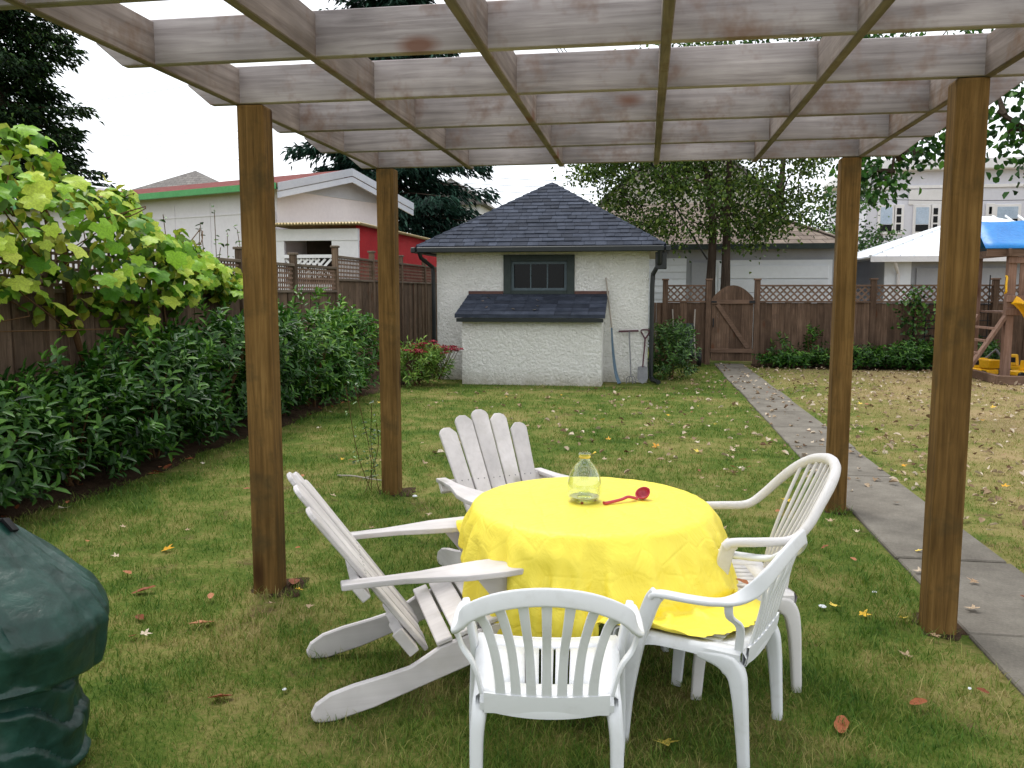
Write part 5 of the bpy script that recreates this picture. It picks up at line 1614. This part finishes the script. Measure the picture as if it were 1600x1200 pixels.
for u, v, y in ((1385, 225, 12.5), (1365, 262, 12.3), (1405, 250, 12.4), (1430, 215, 12.2), (1392, 285, 12.2), (1375, 300, 12.1), (1440, 240, 12), (1470, 190, 12), (1500, 170, 11.5), (1420, 180, 12.5), (1460, 150, 12), (1350, 240, 12.7), (1570, 180, 11), (1560, 220, 11.2), (1580, 140, 11), (1600, 200, 11), (1620, 250, 11), (1590, 110, 11), (1640, 150, 11), (1345, 275, 12.6), (1484, 215, 11.8)):
    p = ony(u, v, y)
    ex_.append((p.x - 10.2, p.y - 12.0, p.z))
limb_tree('maple_tree', 'dark leafed tree hanging its branches in from beside the pergola', (10.2, 12.0, 0), 9.5, .28, (-.6, .5, 7.6, 3.6, 3.6, 2.6), 110, 210, 'maple', (.075, .12), (.065, .1), crad=(.28, .7), extra=ex_)
limb_tree('pale_tree', 'pale grey green tree beside the white house', (19.5, 38, 0), 9.5, .25, (0, 0, 7.5, 3.2, 2.5, 3.0), 70, 120, 'silver', (.14, .24), (.06, .1), crad=(.5, 1.1))
limb_tree('tall_tree', 'tall broadleaf tree showing above the brown roof through the pergola', (5.2, 34.5, 0), 13.5, .2, (1.0, 0, 12.0, 6.5, 2.5, 2.6), 90, 110, 'maple', (.13, .2), (.1, .15), crad=(.5, 1.1))

def conifer(name, label, base, h, r0, n_br, needle, mat, Lr, Wr, zmin=.08, droop=.35, per=60, top_pow=.9):
    t = thing(name, label, 'tree', base)
    MB().tube([(0, 0, -.1), (.05, 0, h * .5), (0, 0, h)], [h * .022, h * .013, .02], 9).build('trunk', 'bark', t, smooth=True)
    P, D, N = [], [], []
    m = MB()
    for k in range(n_br):
        f = zmin + (1 - zmin) * (k + R.random()) / n_br
        a = k * 2.399 + R.uniform(-.7, .7)
        ln = r0 * (1 - f) ** top_pow * R.uniform(.5, 1.12) + .15
        z = f * h
        dirv = Vector((math.cos(a), math.sin(a), 0))
        pts = [Vector((0, 0, z)), dirv * ln * .5 + Vector((0, 0, z - droop * ln * .15)), dirv * ln + Vector((0, 0, z - droop * ln * .45 + .05 * ln))]
        m.tube(pts, [.04, .025, .008], 4)
        kk = int(per * (.35 + ln / r0))
        s = rng.uniform(.12, 1.0, kk) ** .8
        base_p = np.array([tuple(pts[0])]) * (1 - s)[:, None] + np.array([tuple(pts[2])]) * s[:, None]
        base_p[:, 2] += -np.sin(s * PI) * droop * ln * .06
        side = np.array([-math.sin(a), math.cos(a), 0])
        sp_ = rng.normal(size=kk) * ln * .22 * (1.1 - s * .8)
        base_p += side * sp_[:, None]
        base_p[:, 2] -= np.abs(rng.normal(size=kk)) * .22 * droop * 2
        P.append(base_p)
        dd = np.array(tuple(dirv)) * .8 + side * np.sign(sp_)[:, None] * .6 + rng.normal(size=(kk, 3)) * .3
        dd[:, 2] -= droop
        D.append(dd)
    m.build('branches', 'bark', t)['kind'] = 'stuff'
    P, D = np.concatenate(P), np.concatenate(D)
    n = len(P)
    P = P + rng.normal(size=P.shape) * .06
    N = rdir(n) * .6; N[:, 2] += .8
    tag(link('crown', leaf_cards('crown', P, D, N, rng.uniform(*Lr, n), rng.uniform(*Wr, n), np.clip(rng.normal(.35, .25, n), 0, 1), shape=4, droop=.25), mat, t), kind='stuff')
    return t
p = ony(612, 400, 31)
conifer('spruce_tree', 'dark blue green spruce behind the red shed', (p.x, 31, 0), 15.0, 5.6, 230, 1, 'spruce', (.22, .42), (.05, .1), .06, .4, 280, .62)
p = ony(30, 300, 26)
conifer('cypress_tree', 'tall dark cypress in the upper left corner behind the grapevine', (p.x - .6, 26, 0), 15.5, 4.6, 260, 1, 'cypress', (.15, .34), (.05, .11), .12, .22, 260, .55)
p = ony(755, 300, 44)
sm = thing('pale_cottage', 'pale house glimpsed between the spruce and the garage roof', 'house', (p.x - 1.2, 44, 0))
MB().box(-2.0, 1.0, 0, 5, 0, 6.4).build('wall', 'whitepaint', sm)
MB().add([(-2.4, -.3, 6.2), (1.4, -.3, 6.2), (-.5, -.3, 7.6), (-2.4, 5, 6.2), (1.4, 5, 6.2), (-.5, 5, 7.6)], [(0, 1, 2), (5, 4, 3), (0, 3, 4, 1), (1, 4, 5, 2), (2, 5, 3, 0)]).build('roof', 'greyroof', sm)

# ================================================================== TOOLS
rk = thing('long_hoe', 'long handled tool with blue grey blade leaning beside the bump out', 'tool')
MB().tube([(-.72, 15.24, 1.9), (-.60, 15.12, 1.0)], .015, 8).build('handle', 'toolwood', rk, smooth=True)
MB().tube(bez([(-.60, 15.12, 1.0), (-.57, 15.08, .6), (-.51, 15.0, .2), (-.44, 14.93, .015)], 4), [.018 + .0022 * i for i in range(13)], 8, flat=.5).build('blade', 'bluesteel', rk, smooth=True)
cu = thing('soil_cultivator', 'hand cultivator with straight crossbar handle leaning on the stucco', 'tool')
MB().tube([(-.48, 15.25, .93), (-.12, 15.25, .945)], .017, 8).build('handle', 'toolred', cu, smooth=True)
MB().tube([(-.285, 15.235, .93), (-.24, 15.02, .14)], .012, 8).build('shaft', 'steel', cu, smooth=True)
for k in range(4):
    a = k * PI / 2 + .4
    MB().tube(bez([(-.24, 15.02, .14), (-.24 + math.cos(a) * .07, 15.02 + math.sin(a) * .07, .12), (-.24 + math.cos(a) * .09, 15.02 + math.sin(a) * .09, .01)], 3), .007, 6).build('tine', 'steel', cu)
spd = thing('garden_spade', 'spade with D shaped grip leaning at the garage corner', 'tool')
MB().tube(bez([(-.05, 15.25, .88), (-.075, 15.25, .95), (0, 15.255, .965), (.075, 15.25, .95), (.05, 15.25, .88), (0, 15.245, .8)], 4) , .013, 8).build('grip', 'toolred', spd, smooth=True)
MB().tube([(-.05, 15.25, .88), (0, 15.245, .8)], .013, 8).build('grip_side', 'toolred', spd, smooth=True)
MB().tube([(0, 15.245, .8), (-.035, 15.1, .3)], .014, 8).build('shaft', 'toolred', spd, smooth=True)
MB().prism([(-.09, .3), (-.02, .32), (.02, .32), (.09, .3), (.095, .1), (.06, .04), (0, .01), (-.06, .04), (-.095, .1)], -.003, .003, lambda p, q, h: (-.035 + p, 15.02 + .28 * (q - .01) + h + .5 * p * p, q)).build('blade', 'steel', spd)

# wheelbarrow tipped up against the rear fence
wb = thing('wheelbarrow', 'dark wheelbarrow tipped up against the rear fence near the gate', 'wheelbarrow', (.85, 18.9, 0))
MB().hull8([(-.28, .1, .15), (.28, .1, .15), (.26, .3, .95), (-.26, .3, .95)], [(-.18, -.12, .25), (.18, -.12, .25), (.16, .02, .8), (-.16, .02, .8)]).build('tray', 'frame_dark', wb, bevel=.02)
MB().lathe([(.12, -.03), (.17, -.045), (.19, 0), (.17, .045), (.12, .03)], 20, closed=True).build('wheel', 'toyblack', wb, smooth=True, rot=(0, PI / 2, 0), loc=(.33, -.15, .19))
for s in (-1, 1):
    MB().tube([(s * .2 + .06, -.12, .18), (s * .22, .15, .7), (s * .25, .38, 1.25)], .016, 6).build('handle', 'toolwood', wb, smooth=True)

# ================================================================== PLAYSET
ps = thing('play_tower', 'wooden play tower with blue tarp roof and yellow slide', 'playset', (6.58, 16.6, 0), .05)
for x, y in ((0, 0), (1.5, 0), (0, 1.4), (1.5, 1.4)):
    MB().box(x - .07, x + .07, y - .07, y + .07, 0, 2.35).build('post', 'playwood', ps, bevel=.01)
for z in (1.28, 1.52, 2.22):
    MB().box(-.1, 1.6, -.115, -.072, z - .06, z + .06).build('rail', 'playwood', ps, bevel=.006)
MB().box(-.5, 1.9, -.16, -.117, 2.28, 2.42).build('roof_beam', 'rail_x', ps, bevel=.006)
MB().box(-.16, -.117, -.25, 1.65, 2.28, 2.42).build('roof_beam', 'rail_x', ps, bevel=.006)
for k in range(9):
    MB().box(.12 + k * .15, .22 + k * .15, -.072, -.05, 1.58, 2.16).build('baluster', 'playwood', ps, bevel=.004)
for k in range(9):
    MB().box(.08, 1.42, .02 + k * .155, .165 + k * .155, 1.24, 1.275).build('deck_board', 'playwood', ps)
m = MB()
V, Fc = [], []
for i in range(9):
    for j in range(9):
        a, b = i / 8, j / 8
        ridge = 2.98 - .02 * math.sin(a * 9)
        sag = .05 * math.sin(PI * a) * math.sin(2 * PI * min(b, 1 - b))
        V.append((-.55 + .14 * (1 - abs(2 * b - 1)) + (2.6 - .28 * (1 - abs(2 * b - 1))) * a, -.2 + 1.8 * b, 2.43 + (ridge - 2.43) * (1 - abs(2 * b - 1)) - sag))
for i in range(8):
    for j in range(8):
        k = i * 9 + j
        Fc.append((k, k + 9, k + 10, k + 1))
ob = MB().add(V, Fc).build('tarp_roof', 'bluetarp', ps, smooth=True)
md = ob.modifiers.new('thickness', 'SOLIDIFY'); md.thickness = .01
for s in (-.2, .2):
    MB().sweep(bez([(.03, -.3 + s, 1.5), (.14, -.3 + s, 1.42), (.5, -.3 + s, .98), (1.1, -.3 + s, .45), (1.5, -.3 + s, .2)], 4), [(0, 1, 0)] * 17, lambda i: rrect(.05, .16, .3, 2)).build('slide_side', 'yellowplastic', ps, smooth=True)
MB().sweep(bez([(.03, -.3, 1.45), (.14, -.3, 1.37), (.5, -.3, .93), (1.1, -.3, .4), (1.5, -.3, .15)], 4), [(0, 1, 0)] * 17, lambda i: rrect(.38, .025, .3, 1)).build('slide_bed', 'yellowplastic', ps, smooth=True)
for x in (-.12, 1.36):
    MB().tube(bez([(x, -.085, 1.62), (x - .02, -.17, 1.65), (x - .03, -.18, 1.78), (x - .02, -.17, 1.9), (x, -.085, 1.93)], 4), .018, 8).build('grab_handle', 'yellowplastic', ps, smooth=True)
MB().beam((-.75, -.02, .05), (-.06, -.02, 1.2), .05, .13, up=(0, 1, 0)).build('ladder_side', 'playwood', ps)
MB().beam((-.75, 1.1, .05), (-.06, 1.1, 1.2), .05, .13, up=(0, 1, 0)).build('ladder_side', 'playwood', ps)
for k in range(4):
    f = (k + 1) / 5
    MB().box(-.75 + .69 * f - .04, -.75 + .69 * f + .04, 0, 1.08, .05 + 1.15 * f - .02, .05 + 1.15 * f + .02).build('rung', 'playwood', ps)
sb_ = thing('sandbox_edging', 'low grey timber edging round the ground under the play tower', 'edging')
MB().box(6.2, 10.5, 15.9, 15.99, 0, .16).build('timber', 'rail_x', sb_, bevel=.01)
MB().box(6.2, 6.29, 16.0, 18.4, 0, .16).build('timber', 'rail_x', sb_, bevel=.01)
def toy(name, label, loc, rz, s=1.0, digger=False):
    t = thing(name, label, 'toy', loc, rz)
    MB().box(-.28 * s, .25 * s, -.13 * s, .13 * s, .09 * s, .2 * s).build('chassis', 'yellowplastic', t, bevel=.02 * s)
    MB().hull8([(.0, -.11 * s, .2 * s), (.2 * s, -.11 * s, .2 * s), (.2 * s, .11 * s, .2 * s), (.0, .11 * s, .2 * s)], [(.02 * s, -.1 * s, .42 * s), (.14 * s, -.1 * s, .42 * s), (.14 * s, .1 * s, .42 * s), (.02 * s, .1 * s, .42 * s)]).build('cab', 'yellowplastic', t, bevel=.015 * s)
    MB().box(.03 * s, .165 * s, -.113 * s, .113 * s, .27 * s, .37 * s).build('cab_window', 'toyblack', t)
    if digger:
        MB().tube([(.2 * s, 0, .25 * s), (.4 * s, 0, .5 * s), (.58 * s, 0, .3 * s)], .03 * s, 6).build('arm', 'steel', t)
        MB().hull8([(.52 * s, -.1 * s, .12 * s), (.66 * s, -.1 * s, .12 * s), (.66 * s, .1 * s, .12 * s), (.52 * s, .1 * s, .12 * s)], [(.5 * s, -.1 * s, .3 * s), (.7 * s, -.1 * s, .3 * s), (.7 * s, .1 * s, .3 * s), (.5 * s, .1 * s, .3 * s)]).build('bucket', 'yellowplastic', t)
    else:
        MB().hull8([(-.28 * s, -.13 * s, .22 * s), (-.03 * s, -.13 * s, .22 * s), (-.03 * s, .13 * s, .22 * s), (-.28 * s, .13 * s, .22 * s)], [(-.36 * s, -.17 * s, .4 * s), (-.02 * s, -.17 * s, .4 * s), (-.02 * s, .17 * s, .4 * s), (-.36 * s, .17 * s, .4 * s)]).build('tipper', 'yellowplastic', t, bevel=.01 * s)
    for x in (-.18, .16):
        for y in (-.16, .16):
            MB().lathe([(0, -.035 * s), (.08 * s, -.035 * s), (.09 * s, 0), (.08 * s, .035 * s), (0, .035 * s)], 14).build('wheel', 'toyblack', t, smooth=True, rot=(PI / 2, 0, 0), loc=(x * s, y * s, .09 * s))
    return t
toy('toy_truck', 'yellow toy tipper truck standing left of the play tower post', (6.45, 17.2, 0), 1.9, .9)
toy('toy_digger', 'yellow toy digger under the play tower', (7.05, 17.0, 0), .4, .85, True)
toy('toy_loader', 'second yellow toy digger, behind the first under the play tower', (7.25, 17.7, 0), 2.6, 1.0, True)

# ================================================================== WIRES
def cable(label, a, b, sag=.4, r=.012, mat='wirelight'):
    a, b = Vector(a), Vector(b)
    pts = [a.lerp(b, i / 16) - Vector((0, 0, sag * 4 * (i / 16) * (1 - i / 16))) for i in range(17)]
    tag(MB().tube(pts, r, 5).build('power_line', mat), label, 'cable', 'overhead cables')
for k, (v0, v1) in enumerate(((205, 208), (232, 216), (251, 229), (271, 249), (153, 118))):
    lb = ['level grey cable crossing the sky left of the near brown post', 'second sloping grey cable above the lilac bungalow', 'third sloping grey cable above the lilac bungalow', 'lowest sloping grey cable above the lilac bungalow', 'top sloping grey cable beside the dark cypress'][k]
    a = ony(120, v0 + 8, 34); b = ony(420, v1 - 6, 32)
    cable(lb, a, b, .05, .011)
for k, (v0, v1) in enumerate(((272, 283), (284, 292), (293, 304))):
    cable(['upper', 'middle', 'lower'][k] + ' grey cable over the apex of the garage roof', ony(700, v0, 40), ony(960, v1, 40), .1, .014)
cable('black cable running down in front of the orchard tree', ony(985, 190, 20.0), ony(1105, 405, 22.5), .1, .025, 'wire')
for k in range(3):
    cable(['first', 'second', 'third'][k] + ' of three short dark cables seen between the near pergola beams', ony(845 + k * 6, 40, 24), ony(880 + k * 6, 90, 24), .02, .013, 'wire')
cable('thin brown cable crossing the front of the white house', ony(1340, 310, 30), ony(1620, 312, 30), .05, .012, 'wire')

# ================================================================== FALLEN LEAVES, SCRAPS
def dry_leaf(seed, lobes=True):
    q = random.Random(seed)
    n = 16
    V = [(0, 0, .01)]
    curl = q.uniform(.5, 1.4)
    tw = q.uniform(-.5, .5)
    for k in range(n):
        a = 2 * PI * k / n
        if lobes:
            r = .5 * (.62 + .38 * math.cos(5 * (a - PI / 2) / 1.0) * (1 if math.sin(a) > -.6 else .3))
            x, y = r * math.cos(a), r * math.sin(a)
        else:
            x, y = .24 * math.cos(a) * (1 - .25 * abs(math.sin(a))), .5 * math.sin(a)
        x *= q.uniform(.9, 1.1)
        z = .02 + curl * (x * x if not lobes else .55 * (x + tw * y) ** 2) + q.uniform(0, .05)
        V.append((x, y, z))
    me = MB().add(V, [(0, i + 1, (i + 1) % n + 1) for i in range(n)]).mesh('fallen_leaf')
    return me
LM = {}
for mt in ('leaf_tan', 'leaf_brown', 'leaf_yellow'):
    for s in range(5):
        me = dry_leaf(s * 7 + len(LM), mt != 'leaf_brown')
        me.materials.append(MT[mt])
        LM[(mt, s)] = me
def where(x, y):
    if 1.5 < x < 2.25:
        return 'on the grey path ' + ('beside the near right post' if y < 5.5 else 'beside the far right post' if y < 7.8 else 'nearing the gate')
    if x >= 2.25:
        return 'on the straw coloured grass ' + ('right of the near right post' if y < 7 else 'beyond the path near the posts' if y < 10.5 else 'towards the play tower')
    if y > 9.5:
        return 'on the lawn ' + ('in front of the garage wall' if x < -.8 else 'in front of the garage tools' if x < .5 else 'left of the path near the gate')
    if x < -2.1:
        return 'on the lawn ' + ('beside the hedge near the green bag' if y < 5.2 else 'between the hedge and the left posts')
    if y > 4.4:
        return 'on the lawn ' + ('behind the fan backed chair' if x < -.6 else 'behind the round table' if x < .5 else 'behind the high backed plastic chair')
    return 'on the lawn ' + ('between the plastic chairs and the path' if x > .4 else 'beside the low wooden chair')
def auto_label(x, y, mt, size):
    return ('small ' if size < .075 else 'large ' if size > .1 else '') + {'leaf_tan': 'pale tan', 'leaf_brown': 'red brown', 'leaf_yellow': 'yellow'}[mt] + ' fallen leaf ' + where(x, y)
def put_leaf(x, y, mt, size, label, group, z=.014):
    if label == 'auto':
        label = auto_label(x, y, mt, size)
    o = link('fallen_leaf', LM[(mt, R.randrange(5))], None, None, (x, y, z + R.uniform(0, .006)), (R.uniform(-.3, .3), R.uniform(-.3, .3), R.uniform(0, 6.28)))
    s = size
    o.scale = (s, s, s)
    tag(o, label, 'leaf', group)
# the ones that stand out
for u, v, mt, s, lb in ((225, 928, 'leaf_brown', .13, 'long curled brown leaf on the grass between the green bag and the near post'), (315, 980, 'leaf_brown', .13, 'broad brown leaf with a pale curled tip right of the green bag'), (219, 970, 'leaf_brown', .09, 'small pointed brown leaf close beside the green bag'),
                        (345, 1095, 'leaf_brown', .1, 'brown leaf on the grass left of the low wooden chair foot'), (1040, 1168, 'leaf_yellow', .11, 'orange yellow leaf with a stalk beside the nearest plastic chair leg'), (1315, 1140, 'leaf_brown', .12, 'single brown leaf lying alone near the lower right corner'),
                        (460, 915, 'leaf_brown', .13, 'brown leaf at the foot of the near left post'), (262, 862, 'leaf_yellow', .11, 'pale yellow leaf on the grass left of the near left post'), (100, 798, 'leaf_tan', .13, 'large tan leaf at the edge of the hedge bed above the bag'), (1303, 952, 'leaf_yellow', .08, 'small yellow leaf right of the plastic chairs'),
                        (1228, 785, 'leaf_yellow', .1, 'yellow leaf behind the high backed plastic chair'), (1025, 700, 'leaf_yellow', .12, 'yellow leaf on the lawn behind the glass bottle'), (1350, 965, 'leaf_yellow', .08, 'small yellow leaf left of the near right post'), (1410, 972, 'leaf_yellow', .09, 'orange leaf touching the near right post'), (1090, 708, 'leaf_yellow', .11, 'orange yellow leaf behind the round table'),
                        (208, 1000, 'leaf_brown', .06, 'tiny brown leaf below the pointed one by the bag'), (1520, 960, 'leaf_tan', .1, 'pale leaf on the path beside the near right post'), (1415, 1030, 'leaf_tan', .08, 'pale curled leaf below the near right post')):
    p = onz(u, v)
    put_leaf(p.x, p.y, mt, s, lb, None, .014 if not 1.5 < p.x < 2.25 else .026)
cnt = 0
while cnt < 34:
    x, y = R.uniform(1.6, 2.15), 3.6 + 12 * R.random() ** 1.3
    put_leaf(x, y, R.choices(('leaf_tan', 'leaf_yellow', 'leaf_brown'), (7, 1, 2))[0], R.uniform(.045, .085), 'auto', 'fallen leaves on the ground', .027)
    cnt += 1
cnt = 0
while cnt < 110:
    x, y = R.uniform(2.3, 8.2), 5.2 + 9 * R.random()
    if x / y > .62:
        continue
    put_leaf(x, y, R.choices(('leaf_tan', 'leaf_yellow', 'leaf_brown'), (8, 1, 1.5))[0], R.uniform(.055, .105), 'auto', 'fallen leaves on the ground', .03)
    cnt += 1
cnt = 0
while cnt < 110:
    x, y = R.uniform(-4.2, 1.45), 3.0 + 10.5 * R.random()
    if abs(x / y) > .75 or (-1.6 < x < .9 and y < 4.4):
        continue
    if x < .5 and R.random() < .55:
        continue
    put_leaf(x, y, R.choices(('leaf_tan', 'leaf_yellow', 'leaf_brown'), (6, 1.6, 2))[0], R.uniform(.045, .088), 'auto', 'fallen leaves on the ground', .03)
    cnt += 1
for k in range(26):
    y = 4.9 + 7.5 * R.random()
    put_leaf(-4.5 + R.uniform(-.15, .25), y, 'leaf_brown', R.uniform(.06, .12), 'red brown leaf in the soil along the hedge', 'leaves along the hedge bed', .05)
for k in range(7):
    f = (.1 + .75 * R.random())
    s = R.uniform(.1, .9)
    pp = (q0 + (q1 - q0) * s) * (1 - f) + (q3 + (q2 - q3) * s) * f
    put_leaf(pp.x, pp.y, R.choice(('leaf_tan', 'leaf_tan', 'leaf_yellow')), R.uniform(.07, .1), 'fallen leaf lying on the dark bump out roof', 'leaves on the bump out roof', pp.z + .075)
put_leaf(.42, 3.5, 'leaf_brown', .07, 'small brown leaf on the seat of the high backed plastic chair', None, .435)
# far, too small to pick apart
n = 2600
X = rng.uniform(2.25, 11.5, n)
Y = rng.uniform(6, 18.9, n) ** 1.0
keep = (X / Y < .66)
X2, Y2 = rng.uniform(-3.4, 1.5, 520), rng.uniform(7.5, 17.5, 520)
k2 = ~((X2 < .35) & (Y2 > 14.2)) & (rng.uniform(0, 1, 520) < np.clip((X2 + 3.6) / 3.6, .1, 1))
X3, Y3 = rng.uniform(1.55, 2.2, 120), rng.uniform(7, 19.2, 120)
P = np.concatenate([np.stack([X[keep], Y[keep], np.full(keep.sum(), .03)], 1), np.stack([X2[k2], Y2[k2], np.full(k2.sum(), .03)], 1), np.stack([X3, Y3, np.full(120, .03)], 1)])
n = len(P)
D = rdir(n); D[:, 2] *= .35
N = rdir(n) * .5; N[:, 2] += 1
litter = link('leaf_litter', leaf_cards('leaf_litter', P, D, N, rng.uniform(.04, .095, n), rng.uniform(.03, .07, n), np.clip(rng.normal(.6, .28, n), 0, 1), fold=.3), 'litter')
tag(litter, 'scattered pale dry leaves carpeting the far lawn', 'leaf litter', kind='stuff')

for u, v, s, lb in ((648, 779, .026, 'small white scrap on the grass right of the far left post'), (1285, 953, .024, 'square white paper scrap right of the plastic chairs'), (1366, 930, .014, 'tiny white scrap near the right hand posts'), (97 + 348, 1083, .011, 'tiny white scrap left of the low wooden chair'), (1515, 1082, .011, 'tiny white scrap on the grass in the lower right'), (960, 776, .0, None)):
    if lb is None:
        continue
    p = onz(u, v)
    m = MB().lathe([(.001, 0), (s, .15 * s), (.75 * s, .35 * s), (.001, .45 * s)], 7)
    m.v = [(a * R.uniform(.8, 1.25), b * R.uniform(.6, 1.0), c) for a, b, c in m.v]
    tag(m.build('paper_scrap', 'paper', loc=(p.x, p.y, .016), rot=(0, 0, R.uniform(0, 3))), lb, 'paper scrap')

# ================================================================== GRASS
def grass():
    n = 300000
    r = np.exp(rng.uniform(math.log(1.75), math.log(19.0), n))
    th = rng.uniform(-.66, .66, n) - YAW * -1
    th = rng.uniform(-.68, .66, n)
    ang = th + YAW                       # measured from +y, to the left
    x, y = -r * np.sin(ang), r * np.cos(ang)
    edge = -4.42 + .05 * np.sin(2.1 * y) + np.maximum(0, y - 12.5) * .13
    ok = (x > edge - .05) & ~((x > 1.52 + .03 * np.sin(y * 9)) & (x < 2.22 + .03 * np.sin(y * 7 + 1)))
    ok &= ~((y > 14.5) & (x > -3.3) & (x < .1)) & ~((y > 15.2) & (x > -3.95) & (x < .1)) & (y < 18.8)
    for px, py in POSTS:
        dd = np.sqrt((x - px - .06) ** 2 + (y - py - .05) ** 2)
        ok &= ~((dd < .11 + .05 * np.sin(np.arctan2(y - py, x - px) * 3 + px)) & (rng.uniform(0, 1, n) < .85))
    # thin, worn patches (more so past the path and under the table)
    pn = np.sin(x * 2.3 + 1.2 * np.sin(y * 1.7)) * np.sin(y * 2.9 + 1.1 * np.sin(x * 2.1)) * .5 + np.sin(x * 6.1 + y * 4.3) * np.sin(y * 7.7 - x * 3.1) * .35
    thin = np.clip(.4 + pn * .9, 0, 1) * .7
    ok &= rng.uniform(0, 1, n) > thin
    x, y, r = x[ok], y[ok], r[ok]
    pn = pn[ok]
    n = len(x)
    h = rng.uniform(.012, .042, n) * (1.05 - .35 * np.clip(pn, -.6, .6))
    h *= np.where(x > 2.2, .7, 1.0) * np.where(rng.uniform(0, 1, n) < .07, 1.7, 1.0)
    for px, py in POSTS:
        h *= np.where(np.hypot(x - px, y - py) < .22, 1.5, 1.0)
    wd = .0016 + .00055 * r
    a = rng.uniform(0, 2 * PI, n)
    lean = rng.uniform(.25, 1.3, n) * h
    la = rng.uniform(0, 2 * PI, n)
    bx, by = np.cos(a) * wd / 2, np.sin(a) * wd / 2
    z0 = np.zeros(n)
    b0_ = np.stack([x - bx, y - by, z0], 1)
    b1_ = np.stack([x + bx, y + by, z0], 1)
    mx_, my_ = x + np.cos(la) * lean * .35, y + np.sin(la) * lean * .35
    m0 = np.stack([mx_ - bx * .75, my_ - by * .75, h * .62], 1)
    m1 = np.stack([mx_ + bx * .75, my_ + by * .75, h * .62], 1)
    tp = np.stack([x + np.cos(la) * lean, y + np.sin(la) * lean, h], 1)
    V = np.stack([b0_, b1_, m1, m0, tp], 1).reshape(-1, 3)
    i = np.arange(n)[:, None] * 5
    F3 = np.concatenate([i + np.array([[0, 1, 2]]), i + np.array([[0, 2, 3]]), i + np.array([[3, 2, 4]])], 0)
    return np_mesh('lawn_grass', V, F3, np.repeat(rng.uniform(0, 1, n), 5))
go = link('lawn_grass', grass(), 'grass')
tag(go, 'short patchy green and straw coloured lawn grass', 'grass', kind='stuff')
# earth scuffed bare round each post
for (px, py) in POSTS:
    V, Fc = [(px + .05, py + .04, .012)], []
    for k in range(28):
        a = 2 * PI * k / 28
        rr = .15 + .03 * math.sin(3 * a + px) + .02 * math.sin(7 * a)
        V.append((px + .05 + rr * math.cos(a), py + .04 + rr * math.sin(a), .003))
        Fc.append((0, k + 1, (k + 1) % 28 + 1))
    tag(MB().add(V, Fc).build('bare_soil', 'soil', smooth=True), kind='structure')
